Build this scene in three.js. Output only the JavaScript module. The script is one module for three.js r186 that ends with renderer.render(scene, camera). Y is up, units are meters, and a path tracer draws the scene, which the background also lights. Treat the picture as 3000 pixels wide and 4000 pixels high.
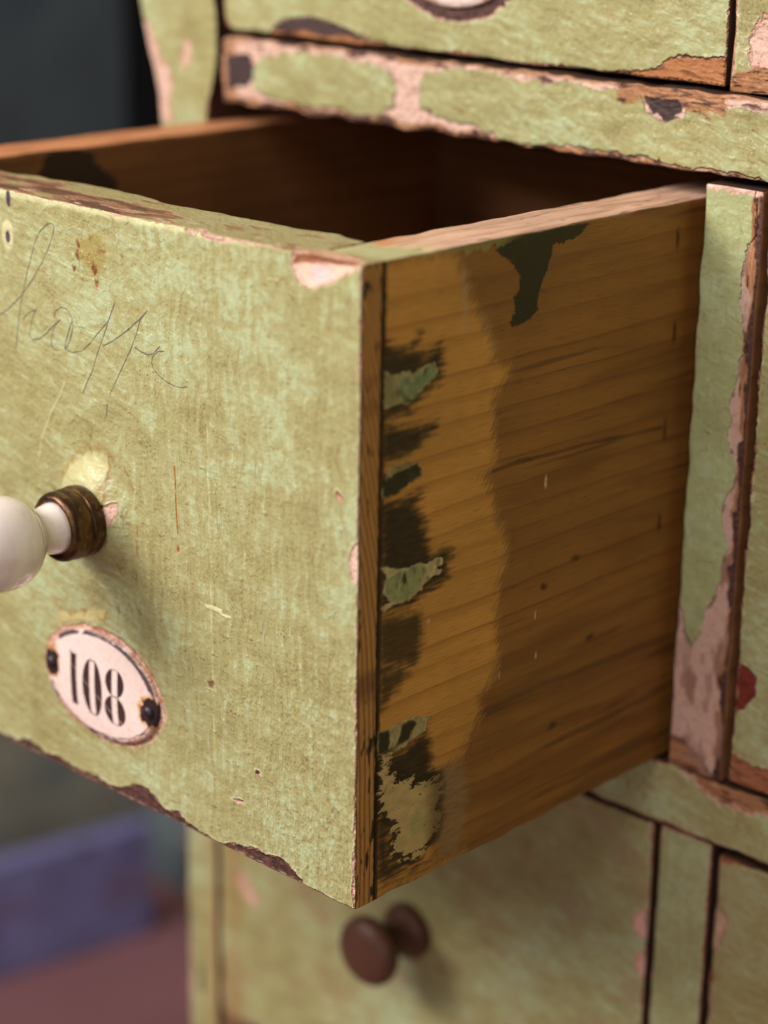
import * as THREE from 'three';
import { RectAreaLightUniformsLib } from 'three/addons/lights/RectAreaLightUniformsLib.js';
import { mergeGeometries } from 'three/addons/utils/BufferGeometryUtils.js';

// ---------- camera, light, exposure ----------
const FLOOR = 750;                                   // millimetres from the floor to the top of the open drawer
const scene = new THREE.Scene();
scene.background = new THREE.Color(0.012, 0.0105, 0.009);
const camera = new THREE.PerspectiveCamera(28.0, 3 / 4, 0.02, 12);
camera.position.set(0.34694, (104.14 + FLOOR) / 1000, 0.3601);
camera.rotation.set(-0.32462, 0.75413, 0.01609, 'YXZ');
camera.focus = 0.575;
camera.userData.fStop = 5.4;
const renderer = new THREE.WebGLRenderer({ antialias: true });
renderer.toneMapping = THREE.LinearToneMapping;
renderer.toneMappingExposure = 1.22;
renderer.shadowMap.enabled = true;
RectAreaLightUniformsLib.init();
function areaLight(w, h, color, intensity, at) {     // `at` is metres from the middle of the open drawer's front
  const l = new THREE.RectAreaLight(color, intensity, w, h), c = new THREE.Vector3(-0.1, (FLOOR - 90) / 1000, -0.05);
  l.position.copy(c).add(new THREE.Vector3(...at)); l.lookAt(c); scene.add(l);
}
areaLight(0.75, 0.6, 0xfff2ea, 19, [-0.66, 0.82, 1.1]);      // main lamp, high on the left in front
areaLight(0.9, 0.7, 0xfff2ea, 4.4, [0.2, 1.05, 1.0]);            // unseen overhead light, set forward to keep the drawer inside dark
areaLight(1.1, 0.9, 0xffefe4, 1.4, [0.75, 0.1, 1.25]);           // unseen weak fill in front on the right, added for room bounce

// ---------- shapes of paint losses, stains and a painted lit patch, millimetres on the surface they lie on ----------
const SHAPES = {
  script: [[[-123.0,-7.7],[-124.2,-7.0],[-126.2,-7.4],[-129.6,-9.9],[-132.1,-13.1],[-134.3,-17.9],[-136.3,-22.4],[-138.3,-27.7],[-140.3,-33.0],[-141.7,-38.3],[-142.7,-43.2],[-143.7,-47.2]],[[-155.3,-40.9],[-151.0,-38.4],[-146.6,-35.8],[-140.2,-30.9],[-134.5,-25.4],[-129.5,-19.3],[-125.9,-14.2],[-123.4,-9.4],[-123.0,-7.7]],[[-139.6,-37.7],[-136.5,-35.3],[-132.9,-33.7],[-134.5,-35.8],[-135.7,-39.0],[-136.6,-42.1],[-135.0,-43.3],[-131.6,-42.2],[-128.1,-39.9],[-124.7,-37.0],[-121.6,-34.8]],[[-124.3,-34.6],[-123.6,-32.5],[-121.1,-31.0],[-118.5,-31.2],[-117.0,-32.4],[-116.1,-33.9]],[[-121.6,-34.8],[-124.4,-37.4],[-125.9,-40.6],[-126.3,-43.2],[-124.8,-44.3],[-122.5,-44.1]],[[-116.1,-33.9],[-115.9,-36.3],[-117.4,-40.3],[-119.1,-42.7],[-119.9,-43.2],[-119.2,-40.6],[-117.5,-37.0],[-116.5,-34.8]],[[-119.9,-43.2],[-116.6,-43.7],[-112.1,-42.4],[-108.1,-39.4],[-104.8,-36.0],[-100.9,-32.5],[-99.0,-30.5]],[[-96.6,-25.7],[-99.0,-30.1],[-101.0,-34.1],[-103.4,-38.6],[-105.8,-43.5],[-107.5,-47.6],[-110.0,-51.3],[-112.1,-55.1]],[[-102.1,-39.0],[-98.7,-37.3],[-94.9,-35.0],[-90.5,-32.0],[-86.8,-29.2],[-83.1,-26.0]],[[-82.8,-25.7],[-85.9,-29.0],[-87.5,-32.9],[-90.1,-37.8],[-93.0,-42.3],[-96.3,-47.4],[-99.3,-52.1],[-99.9,-53.1]],[[-88.3,-37.0],[-85.9,-37.8],[-82.9,-38.2],[-80.5,-37.4],[-78.7,-35.7],[-77.5,-34.7]],[[-75.8,-35.9],[-78.7,-36.5],[-80.9,-38.5],[-81.2,-40.1],[-80.4,-41.9],[-77.8,-43.4],[-74.8,-44.5],[-71.3,-45.0],[-69.0,-44.9],[-66.4,-44.2]],[[-101.2,-56.2],[-101.8,-60.1]]],
  corner_chip: [[-25.1,-0.2],[-25.5,-3.5],[-24.3,-5.9],[-22.3,-7.9],[-19.5,-8.8],[-16.8,-8.7],[-14.1,-7.2],[-9.9,-5.9],[-6.9,-4.0],[-2.7,-2.1],[0.6,0.1],[0.5,3.6]],
  top_chip_a: [[-66.7,2.4],[-66.2,-0.5],[-65.4,-1.5],[-62.3,-1.8],[-60.6,0.3],[-59.6,-1.4],[-56.8,-1.8],[-53.0,-1.8],[-46.5,-1.2],[-46.4,5.2]],
  bottom_chip: [[-165.6,-179.1],[-158.4,-178.9],[-154.8,-178.4],[-152.0,-178.9],[-147.7,-176.5],[-144.2,-176.5],[-140.1,-177.2],[-137.4,-178.2],[-134.0,-177.5],[-130.5,-177.1],[-125.2,-177.8],[-119.9,-178.3],[-116.0,-177.8],[-110.7,-177.8],[-105.6,-178.3],[-100.5,-177.5],[-97.2,-176.3],[-94.0,-174.3],[-90.3,-173.2],[-87.2,-173.2],[-83.5,-175.0],[-79.9,-177.3],[-77.5,-177.3],[-73.3,-175.8],[-69.7,-178.0],[-66.2,-178.5],[-61.5,-179.4],[-95,-190],[-175,-190]],
  bottom_chip_b: [[-66.3,-178.8],[-63.1,-178.8],[-56.6,-179.7],[-52.9,-179.1],[-48.7,-177.3],[-44.0,-176.9],[-39.8,-175.4],[-36.3,-176.2],[-31.2,-175.0],[-28.2,-174.9],[-25.7,-176.2],[-22.7,-177.8],[-20.5,-178.9],[-20.4,-182.4],[-56.8,-186.1],[-67.5,-183.7]],
  right_chip: [[-0.1,-72.4],[-1.8,-73.6],[-3.0,-75.9],[-3.6,-78.9],[-3.4,-81.4],[-2.5,-83.4],[-0.4,-84.6],[2.1,-83.9],[1.9,-71.9]],
  right_chip_b: [[0.9,-113.4],[-0.9,-114.7],[-1.6,-116.3],[-1.4,-118.0],[-0.4,-119.8],[1.0,-119.7]],
  right_chip_c: [[1.6,-158.0],[0.2,-160.0],[-1.2,-162.7],[-1.3,-166.2],[-1.1,-168.7],[0.4,-170.4],[2.0,-169.8]],
  fleck_a: [[-8.1,-60.2],[-8.6,-61.4],[-8.0,-62.5],[-6.6,-63.1],[-5.8,-62.8],[-6.4,-61.3]],
  fleck_b: [[-50.1,-163.4],[-48.5,-163.7],[-47.0,-164.3],[-44.6,-163.0],[-44.4,-162.2],[-46.4,-162.4]],
  fleck_c: [[-39.4,-150.8],[-39.7,-152.2],[-38.7,-152.7],[-37.6,-151.3],[-38.1,-150.6]],
  dent: [[-59.8,-129.8],[-58.7,-131.4],[-57.4,-131.5],[-56.4,-129.7],[-56.9,-128.7]],
  pale_fleck: [[-60.0,-106.4],[-56.3,-105.9],[-53.0,-106.0],[-52.5,-107.2],[-49.4,-107.0],[-49.1,-107.7],[-51.5,-108.2],[-54.4,-107.4],[-59.8,-107.3]],
  wrinkle: [[-120.4,-53.4],[-122.5,-57.2],[-125.4,-61.1],[-127.6,-64.2],[-129.8,-68.1],[-132.8,-73.5],[-134.6,-79.5]],
  drip: [[-72.2,-68.4],[-72.0,-71.8],[-72.0,-76.5],[-71.9,-80.9],[-71.7,-84.1],[-71.4,-87.8]],
  drip_dot: [[-71.4,-91.5],[-72.0,-92.6],[-71.7,-93.6],[-70.8,-93.2],[-70.8,-91.9]],
  lit_halo: [[-115.0,-74.4],[-110.3,-71.5],[-104.0,-70.8],[-100.1,-72.2],[-100.9,-76.1],[-102.2,-79.8],[-104.6,-84.2],[-107.6,-88.0],[-115.8,-89.9],[-122.8,-88.5],[-121.9,-82.5],[-118.1,-77.8]],
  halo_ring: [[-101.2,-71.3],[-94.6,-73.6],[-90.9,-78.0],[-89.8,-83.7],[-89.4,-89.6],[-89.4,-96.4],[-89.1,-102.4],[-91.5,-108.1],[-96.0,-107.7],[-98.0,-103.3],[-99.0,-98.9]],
  escutcheon_chip: [[-100.2,-86.2],[-97.9,-84.7],[-95.9,-84.4],[-95.4,-86.6],[-96.1,-89.0],[-97.3,-91.6],[-101.0,-91.7],[-103.2,-90.7],[-100.9,-89.0]],
  escutcheon_hole: [[-106.5,-88.1],[-103.6,-86.8],[-99.9,-85.5],[-100.2,-87.7],[-102.0,-89.5],[-104.8,-88.8]],
  plate_stain: [[-127.4,-126.8],[-122.5,-126.3],[-110.4,-121.7],[-105.1,-120.6],[-104.6,-123.2],[-108.2,-125.0],[-120.2,-128.4],[-130.7,-132.3],[-128.1,-129.1]],
  stain: [[-109.8,-9.1],[-103.4,-6.6],[-99.9,-9.2],[-100.8,-15.6],[-102.8,-18.3],[-106.5,-19.7],[-108.3,-16.8],[-112.6,-15.9],[-113.4,-12.8]],
  spots: [[-112.9,-14.7],[-114.6,-18.6],[-106.1,-17.1],[-104.9,-18.1],[-104.4,-21.0],[-112.4,-11.2]],
  stain_ring: [[-104.8,-21.8],[-104.2,-23.8],[-101.8,-24.5],[-98.7,-23.3],[-98.0,-21.5]],
  drip_dark: [[-30.2,0.0],[-37.8,-0.2],[-49.6,-0.7],[-51.0,-3.3],[-53.5,-4.9],[-56.4,-6.4],[-58.9,-8.6],[-61.2,-11.6],[-60.9,-15.1],[-59.0,-16.7],[-59.5,-19.5],[-58.9,-22.1],[-57.3,-23.5],[-58.6,-24.9],[-63.2,-25.0],[-69.3,-21.8],[-68.7,-19.2],[-70.4,-14.9],[-73.1,-10.2],[-75.2,-4.7],[-84.8,-4.0],[-90.8,-0.9],[-50.1,2.3]],
  sand_edge: [[-1.0,-0.1],[-33.8,-1.0],[-37.6,-7.0],[-41.6,-15.0],[-45.6,-20.6],[-49.7,-27.6],[-50.9,-33.0],[-57.9,-36.1],[-57.5,-39.3],[-52.4,-42.9],[-51.6,-46.0],[-52.4,-52.1],[-53.2,-58.8],[-52.4,-63.3],[-48.6,-65.1],[-52.8,-70.7],[-55.2,-79.4],[-59.5,-85.9],[-59.3,-90.7],[-58.5,-96.0],[-57.5,-95.6],[-56.0,-105.6],[-57.5,-120.2],[-55.6,-127.5],[-49.7,-130.7],[-51.0,-137.6],[-46.2,-141.8],[-43.5,-148.1],[-37.6,-148.3],[-31.7,-148.5],[-30.2,-161.6],[-31.8,-178.3],[-44.7,-178.8],[-42.8,-179.9],[-8.9,-180.4],[-2.4,-178.5]],
  patch_a: [[-8.4,-28.4],[-10.6,-29.8],[-13.6,-30.1],[-18.0,-29.9],[-19.2,-31.4],[-21.0,-29.9],[-24.4,-29.7],[-27.4,-29.2],[-28.2,-30.6],[-29.4,-31.9],[-28.3,-33.6],[-26.1,-34.8],[-23.4,-35.6],[-21.2,-37.0],[-19.7,-38.1],[-18.3,-39.1],[-12.7,-38.0],[-11.2,-38.5],[-8.6,-38.3]],
  patch_a_green: [[-21.4,-30.7],[-24.4,-30.0],[-26.7,-30.1],[-28.3,-32.0],[-27.6,-33.7],[-24.6,-35.0],[-21.6,-36.8],[-18.6,-37.9],[-14.1,-38.1],[-14.8,-35.8],[-13.6,-33.0],[-14.3,-30.8],[-18.0,-30.9],[-20.0,-33.6]],
  dark_a: [[-6.8,-19.7],[-12.6,-22.4],[-17.5,-24.3],[-21.9,-20.9],[-19.7,-24.4],[-24.3,-27.1],[-27.3,-25.7],[-29.6,-24.5],[-30.4,-27.3],[-31.3,-30.9],[-29.9,-34.4],[-24.6,-36.6],[-20.2,-39.5],[-18.0,-41.4],[-15.0,-41.1],[-7.2,-41.7]],
  dark_b: [[-7.4,-43.0],[-17.0,-44.9],[-28.7,-46.0],[-27.9,-48.7],[-23.4,-49.4],[-20.8,-51.7],[-17.3,-52.8],[-7.6,-52.6]],
  patch_b: [[-8.1,-57.1],[-9.9,-55.6],[-13.3,-54.8],[-16.0,-54.3],[-20.9,-55.3],[-22.8,-57.2],[-23.5,-59.3],[-21.5,-60.1],[-18.8,-60.5],[-15.7,-61.7],[-12.7,-62.7],[-8.3,-62.7]],
  patch_b_rim: [[-12.5,-54.9],[-16.0,-54.3],[-20.5,-55.4],[-18.7,-56.3],[-16.5,-56.4],[-12.9,-56.9],[-9.9,-57.5],[-9.0,-56.7]],
  dark_c: [[-7.4,-63.3],[-14.0,-64.5],[-23.4,-64.4],[-21.3,-67.4],[-24.6,-71.4],[-25.6,-75.6],[-27.1,-79.6],[-28.1,-81.8],[-34.7,-82.8],[-36.2,-84.8],[-34.4,-86.7],[-35.0,-91.6],[-30.3,-92.4],[-24.8,-93.6],[-19.8,-95.6],[-9.9,-95.5],[-8.1,-95.7]],
  patch_c: [[-8.2,-81.7],[-10.4,-81.8],[-14.5,-83.8],[-19.5,-84.1],[-23.6,-84.2],[-26.8,-85.1],[-29.6,-84.2],[-32.6,-84.8],[-32.5,-86.9],[-30.6,-87.4],[-32.5,-88.3],[-31.2,-89.3],[-27.0,-89.8],[-24.7,-90.9],[-24.3,-92.1],[-22.0,-92.5],[-19.3,-93.8],[-15.7,-93.8],[-12.5,-93.6],[-9.9,-94.9],[-8.9,-93.3],[-12.0,-92.2],[-9.5,-88.9],[-9.7,-86.0],[-10.5,-84.2]],
  patch_c_green: [[-14.1,-84.2],[-19.5,-84.3],[-24.5,-84.9],[-26.0,-87.2],[-24.7,-89.2],[-22.9,-91.8],[-18.4,-93.5],[-12.5,-92.3],[-9.7,-88.6],[-10.3,-85.5]],
  dark_d: [[-7.7,-96.6],[-13.9,-96.3],[-24.0,-98.8],[-25.1,-103.8],[-24.4,-109.7],[-22.6,-113.6],[-7.9,-109.3]],
  dark_e: [[-7.4,-109.1],[-17.0,-112.0],[-20.7,-114.4],[-17.1,-117.4],[-13.5,-119.7],[-11.3,-122.1],[-8.2,-122.8]],
  patch_d: [[-8.1,-128.9],[-13.3,-129.2],[-15.1,-128.5],[-19.3,-128.8],[-23.0,-128.9],[-26.8,-130.1],[-30.2,-130.8],[-27.8,-131.8],[-27.5,-134.5],[-25.1,-135.1],[-21.3,-135.7],[-18.6,-136.9],[-14.9,-136.7],[-13.0,-137.8],[-8.0,-135.8]],
  patch_d_dark: [[-8.3,-129.3],[-12.4,-129.6],[-12.9,-133.3],[-12.1,-135.7],[-8.4,-135.6]],
  patch_d_dark_b: [[-17.5,-129.9],[-21.6,-129.5],[-23.6,-131.2],[-21.3,-132.9],[-20.4,-135.0],[-15.7,-135.2],[-17.1,-132.5]],
  dark_f: [[-12.2,-139.9],[-14.9,-137.7],[-18.6,-137.2],[-23.2,-135.9],[-27.5,-134.5],[-29.0,-137.1],[-30.1,-142.4],[-30.2,-146.8],[-33.3,-150.7],[-28.5,-153.3],[-21.8,-152.4],[-15.2,-152.2],[-11.4,-147.4]],
  patch_e: [[-8.2,-136.2],[-13.9,-136.4],[-14.9,-137.4],[-13.1,-139.9],[-15.9,-142.3],[-16.4,-144.2],[-21.6,-145.6],[-25.5,-149.1],[-31.3,-148.9],[-34.7,-149.0],[-36.4,-155.0],[-35.1,-160.0],[-36.7,-164.2],[-34.0,-169.8],[-30.1,-171.3],[-27.2,-173.2],[-22.4,-174.3],[-18.1,-171.9],[-13.8,-168.8],[-13.2,-165.0],[-14.1,-162.5],[-13.1,-159.2],[-11.2,-157.8],[-10.7,-155.9],[-8.3,-153.6],[-8.2,-146.9]],
  grey_smear: [[-32.2,-148.1],[-36.1,-147.7],[-43.1,-149.3],[-45.3,-154.8],[-46.6,-162.2],[-45.0,-170.9],[-42.2,-176.5],[-34.2,-175.8],[-32.0,-169.8],[-35.2,-161.8]],
  dark_g: [[-8.1,-153.6],[-11.2,-156.1],[-13.6,-160.1],[-12.7,-164.8],[-14.7,-169.9],[-22.5,-174.6],[-29.3,-176.1],[-22.5,-176.5],[-14.9,-175.4],[-8.5,-174.0]],
  flecks_side: [[-76.1,-73.6],[-73.9,-113.4],[-74.9,-126.3],[-58.7,-127.7]],
  knots_side: [[-134.4,-39.1],[-132.7,-68.9],[-132.7,-98.9],[-133.2,-10.3],[-77.1,-104.9],[-100.4,-127.4],[-91.7,-99.7],[-84.3,-151.1]],
  crack: [[-52.5,-64.7],[-63.4,-64.3],[-79.7,-65.1],[-94.6,-65.4],[-114.6,-67.0],[-130.8,-67.8]],
  rail_green_a: [[-189.9,18.4],[-186.3,24.3],[-172.3,27.8],[-154.3,28.9],[-134.7,27.9],[-122.0,26.8],[-116.7,22.8],[-118.0,15.9],[-124.8,10.7],[-145.3,11.2],[-163.2,11.4],[-179.3,12.2],[-187.6,13.8]],
  rail_green_b: [[-106.4,23.0],[-103.5,27.0],[-91.7,29.5],[-70.5,29.9],[-61.1,27.3],[-56.6,29.8],[-51.0,27.5],[-44.8,29.5],[-29.0,28.9],[-13.6,28.1],[-9.9,23.4],[-3.1,21.1],[3.2,23.1],[6.1,27.7],[240,29.5],[240,10],[75.5,5.0],[24.9,9.3],[9.2,9.1],[3.6,8.7],[-10.7,10.4],[-26.0,10.0],[-33.1,11.0],[-47.3,9.6],[-65.7,7.8],[-73.5,10.7],[-81.2,12.3],[-91.1,13.2],[-101.1,13.9],[-105.2,15.7]],
  rail_dark: [[-203.0,24.4],[-189.8,25.9],[-188.7,20.9],[-191.1,15.0],[-202.0,12.4]],
  rail_dark_b: [[-11.9,27.9],[1.2,27.8],[3.2,24.1],[-2.4,21.7],[-8.3,23.5]],
  stile_pink_a: [[-248.2,35.6],[-244.4,31.8],[-240.7,24.6],[-238.3,19.8],[-233.8,16.9],[-232.7,10.3],[-234.2,4.3],[-233.0,-1.5],[-240.2,-2.3],[-250.8,35.5]],
  stile_pink_b: [[-227.2,27.7],[-222.7,28.5],[-221.5,25.3],[-223.5,21.1],[-226.2,16.7],[-228.0,19.9],[-226.6,24.1]],
  div_green: [[3.4,7.3],[21.3,7.7],[22.6,-7.1],[19.6,-11.3],[18.7,-20.1],[18.7,-27.7],[20.7,-37.1],[22.2,-41.7],[19.6,-45.1],[19.7,-53.0],[17.3,-58.5],[18.3,-63.3],[17.6,-69.5],[20.5,-76.0],[21.6,-81.8],[18.0,-88.8],[18.0,-95.0],[20.5,-104.8],[18.6,-109.5],[19.0,-114.7],[14.4,-125.5],[12.6,-133.6],[10.0,-138.7],[7.2,-135.1],[6.1,-127.9],[3.4,-125.3],[-2.3,-123.7],[-3.7,-53.6]],
  div_brown: [[1.1,-170.4],[10.0,-172.0],[16.5,-175.5],[20.7,-180.8],[2.3,-187.2]],
  red_chip: [[25.8,-139.4],[29.4,-140.0],[33.4,-142.5],[33.5,-149.0],[30.0,-153.9],[26.0,-156.8]],
  low_corner: [[24.6,-169.4],[29.6,-171.0],[34.5,-172.1],[43.9,-171.1],[44.5,-178.0],[25.9,-184.6]],
  up_chip_a: [[-183.9,32.4],[-179.2,36.6],[-176.9,38.2],[-170.1,40.0],[-161.1,40.7],[-152.2,39.8],[-143.4,37.8],[-134.8,35.5],[-126.5,34.6],[-122.1,31.3],[-183.9,30.0]],
  up_chip_b: [[-44.2,31.6],[-30.3,34.3],[-19.5,35.6],[-16.0,37.0],[-12.6,39.8],[-7.5,41.1],[-0.5,40.8],[5.4,41.7],[8.8,41.3],[9.7,30.2],[-44.0,28.6]],
  low_pink: [[[-1.7,-236.2],[-6.6,-240.3],[-7.4,-244.8],[-4.3,-247.8],[0.3,-248.0]],[[-0.6,-251.5],[-4.5,-254.2],[-5.3,-258.8],[-2.7,-263.0],[0.8,-263.6]],[[-203.6,-299.9],[-196.9,-299.0],[-194.1,-304.6],[-188.3,-309.0],[-192.7,-311.9],[-199.2,-308.9],[-202.9,-303.6]]],
  low_dark: [[-214.3,-368.4],[-209.7,-368.7],[-202.1,-368.3],[-193.1,-366.5],[-181.3,-367.7],[-214.7,-395.0]],
  right_pink: [[[23.5,-224.1],[26.8,-224.8],[30.2,-227.5],[28.7,-236.1],[25.0,-242.8]],[[24.9,-256.2],[27.4,-260.3],[24.8,-268.2]]],
  right_red: [[24.0,-204.5],[29.2,-203.0],[36.6,-203.2],[43.7,-203.4],[43.8,-205.2],[33.8,-207.2],[25.5,-209.3]]
};
// ---------- noise ----------
const PERM = (() => { let s = 1234567; const p = new Uint8Array(512), a = [...Array(256).keys()];
  for (let i = 255; i > 0; i--) { s = (s * 1664525 + 1013904223) >>> 0; const j = s % (i + 1); [a[i], a[j]] = [a[j], a[i]]; }
  for (let i = 0; i < 512; i++) p[i] = a[i & 255]; return p; })();
const GX = [], GY = []; for (let i = 0; i < 32; i++) { GX.push(Math.cos(i / 32 * 6.2832)); GY.push(Math.sin(i / 32 * 6.2832)); }
function noise(x, y) {
  const X = Math.floor(x), Y = Math.floor(y), u = x - X, v = y - Y, a = X & 255, b = Y & 255;
  const g = (i, j, du, dv) => { const k = PERM[PERM[(a + i) & 255] + ((b + j) & 255)] & 31; return GX[k] * du + GY[k] * dv; };
  const fu = u * u * u * (u * (u * 6 - 15) + 10), fv = v * v * v * (v * (v * 6 - 15) + 10);
  const n0 = g(0, 0, u, v), n1 = g(1, 0, u - 1, v), n2 = g(0, 1, u, v - 1), n3 = g(1, 1, u - 1, v - 1);
  const p = n0 + (n1 - n0) * fu, q = n2 + (n3 - n2) * fu; return 1.4 * (p + (q - p) * fv);
}
function fbm(x, y, n = 3) { let s = 0, a = 0.6, f = 1; for (let i = 0; i < n; i++) { s += a * noise(x * f + i * 17.3, y * f - i * 9.1); a *= 0.5; f *= 2.03; } return s; }
const sstep = (a, b, x) => { const t = Math.min(1, Math.max(0, (x - a) / (b - a))); return t * t * (3 - 2 * t); };
const mixc = (o, c, t) => { if (t <= 0) return; if (t > 1) t = 1; o[0] += (c[0] - o[0]) * t; o[1] += (c[1] - o[1]) * t; o[2] += (c[2] - o[2]) * t; };
const scalec = (o, k) => { o[0] *= k; o[1] *= k; o[2] *= k; };

// ---------- distances to outlines ----------
function outline(pts, open) {
  let x0 = 1e9, x1 = -1e9, y0 = 1e9, y1 = -1e9; for (const [x, y] of pts) { x0 = Math.min(x0, x); x1 = Math.max(x1, x); y0 = Math.min(y0, y); y1 = Math.max(y1, y); }
  const n = pts.length;
  return (x, y) => {                                  // signed distance, negative inside; far away only a lower bound
    const ox = Math.max(x0 - x, 0, x - x1), oy = Math.max(y0 - y, 0, y - y1); if (ox > 6 || oy > 6) return Math.max(ox, oy);
    let d = 1e18, inside = false;
    for (let i = 0, j = n - 1; i < n; j = i++) {
      if (open && i === 0) continue;
      const ax = pts[j][0], ay = pts[j][1], bx = pts[i][0], by = pts[i][1], ex = bx - ax, ey = by - ay, wx = x - ax, wy = y - ay;
      const t = Math.min(1, Math.max(0, (wx * ex + wy * ey) / (ex * ex + ey * ey + 1e-9))), dx = wx - t * ex, dy = wy - t * ey; d = Math.min(d, dx * dx + dy * dy);
      if ((ay > y) !== (by > y) && x < (bx - ax) * (y - ay) / (by - ay) + ax) inside = !inside;
    }
    d = Math.sqrt(d); return inside && !open ? -d : d;
  };
}
const O = {}; for (const k in SHAPES) { const s = SHAPES[k]; O[k] = typeof s[0][0] === 'number' ? outline(s, ['wrinkle', 'drip', 'crack', 'stain_ring'].includes(k)) : s.map((q) => outline(q, k === 'script')); }

// ---------- textures: fn(a, b, out) fills out = [r, g, b (sRGB 0..255), height in mm, roughness] ----------
function surface(a0, a1, b0, b1, ppm, fn, o = {}) {
  const w = Math.max(4, Math.round((a1 - a0) * ppm)), h = Math.max(4, Math.round((b1 - b0) * ppm));
  const c = new Uint8Array(w * h * 4), e = new Float32Array(w * h * 4), r = new Uint8Array(w * h * 4), out = [0, 0, 0, 0, 0];
  for (let j = 0, k = 0; j < h; j++) for (let i = 0; i < w; i++, k += 4) {
    out[3] = 0; out[4] = 0.6; fn(a0 + (i + 0.5) / w * (a1 - a0), b0 + (j + 0.5) / h * (b1 - b0), out);
    for (let q = 0; q < 3; q++) c[k + q] = Math.max(0, Math.min(255, out[q]));
    e[k] = e[k + 1] = e[k + 2] = out[3]; r[k] = r[k + 1] = r[k + 2] = Math.max(0, Math.min(255, out[4] * 255)); c[k + 3] = r[k + 3] = 255; e[k + 3] = 1;
  }
  const tex = (d, type) => { const t = new THREE.DataTexture(d, w, h, THREE.RGBAFormat, type); t.magFilter = t.minFilter = THREE.LinearFilter; t.wrapS = t.wrapT = THREE.ClampToEdgeWrapping; t.needsUpdate = true; return t; };
  const map = tex(c, THREE.UnsignedByteType); map.colorSpace = THREE.SRGBColorSpace;
  if (ppm < 1.01 || o.plain) return new THREE.MeshPhysicalMaterial({ map, roughness: o.plain ?? 0.75, metalness: 0 });
  return new THREE.MeshPhysicalMaterial({ map, bumpMap: tex(e, THREE.FloatType), bumpScale: 0.001, roughnessMap: tex(r, THREE.UnsignedByteType), roughness: 1, metalness: 0, specularIntensity: o.spec ?? 0.6 });
}

// ---------- layers ----------
const PINK = [214, 170, 154], BROWN = [72, 47, 42], BARE = [176, 112, 70], CHAR = [40, 34, 14];
function green(x, y, S, o, vert = 0, thick = 0) {     // old oil paint: brush marks, thin and thick places, grime in the hollows
  const wx = x + 1.5 * noise(x * 0.11, y * 0.13 + S), wy = y + 1.5 * noise(x * 0.12 + 40, y * 0.1 - S);
  const big = fbm(x * 0.016 + S, y * 0.02 - S, 3), med = fbm(wx * 0.075 - S, wy * 0.11 + S, 4);
  const h1 = fbm(wx * 0.07 + S, wy * 0.62 + 0.13 * x, 4), h2 = fbm(x * 0.22 + 7, y * 2.1 + 0.3 * x + S, 2), v1 = fbm(wx * 0.55 + S, wy * 0.045, 4), v2 = fbm(x * 2.1 + S, y * 0.2, 2);
  const grit = noise(x * 3.1, y * 3.3 + S), mott = fbm(wx * 0.33 + S, wy * 0.4, 4), blot = fbm(x * 0.95 - S, y * 1.1, 3), lump = fbm(wx * 0.14 + S, wy * 0.24 + 3, 3);
  const st = (1 - vert) * (0.9 * h1 + 0.28 * h2) + vert * (0.85 * v1 + 0.45 * v2 + 0.15 * h1);
  o[0] = 157; o[1] = 155; o[2] = 108;
  mixc(o, [171, 185, 147], 0.92 * sstep(-0.12, 0.5, 0.6 * big + 0.45 * st + 0.38 * mott + 0.42 * med));
  mixc(o, [136, 130, 88], 0.8 * sstep(0.02, 0.5, -0.5 * big - 0.5 * med + 0.45 * blot - 0.4 * st));
  mixc(o, [194, 203, 164], 0.7 * sstep(0.24, 0.5, blot * 0.7 + st * 0.45 + 0.1 * mott));
  mixc(o, [124, 100, 62], 0.7 * sstep(0.3, 0.52, blot * 0.7 - mott * 0.35 - st * 0.3 + 0.12 * grit));
  const sp = noise(x * 1.5 + 91, y * 1.7 + S) + 0.5 * noise(x * 0.09, y * 0.1 + 5); mixc(o, [92, 68, 46], 0.85 * sstep(0.82, 0.95, sp)); mixc(o, [220, 218, 180], 0.8 * sstep(0.86, 0.97, noise(x * 1.3 + 11, y * 1.2 - S) + 0.4 * noise(x * 0.1 + 3, y * 0.08)));
  mixc(o, [104, 76, 74], 0.75 * sstep(0.9, 1.0, noise(x * 0.55 + 31, y * 0.6 - S) + 0.35 * grit));
  mixc(o, [112, 92, 58], 0.55 * sstep(0.03, 0.0, Math.abs(noise(x * 0.21 + S, y * 0.06 + 0.05 * x))) * sstep(0.15, 0.4, noise(x * 0.06, y * 0.07 + 9)));
  scalec(o, 1 + 0.035 * grit + 0.02 * h2);
  o[3] = 0.11 * st + 0.18 * mott + 0.08 * blot + 0.012 * grit + 0.22 * sstep(0.45, 0.85, noise(x * 0.5 + 8, y * 0.42 + S)) + thick * (1.1 * fbm(wx * 0.06 + S, wy * 0.1 + 3, 3) + 0.35 * lump);
  o[4] = 0.37 + 0.2 * mott + 0.14 * big - 0.1 * st;
}
function pink(x, y, o, t = 1) {
  const n = fbm(x * 0.35 + 3, y * 0.4, 4), m = fbm(x * 1.1, y * 1.2 + 20, 3), c = [207 + 24 * n, 175 + 30 * n, 159 + 32 * n];
  mixc(c, [172, 134, 116], 0.7 * sstep(0.05, 0.45, fbm(x * 0.16 + 8, y * 0.3, 3))); mixc(c, [226, 200, 184], 0.7 * sstep(0.1, 0.4, m)); mixc(c, [136, 88, 66], 0.75 * sstep(0.24, 0.5, fbm(x * 0.6, y * 0.8 + 40, 4))); mixc(o, c, t);
}
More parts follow.
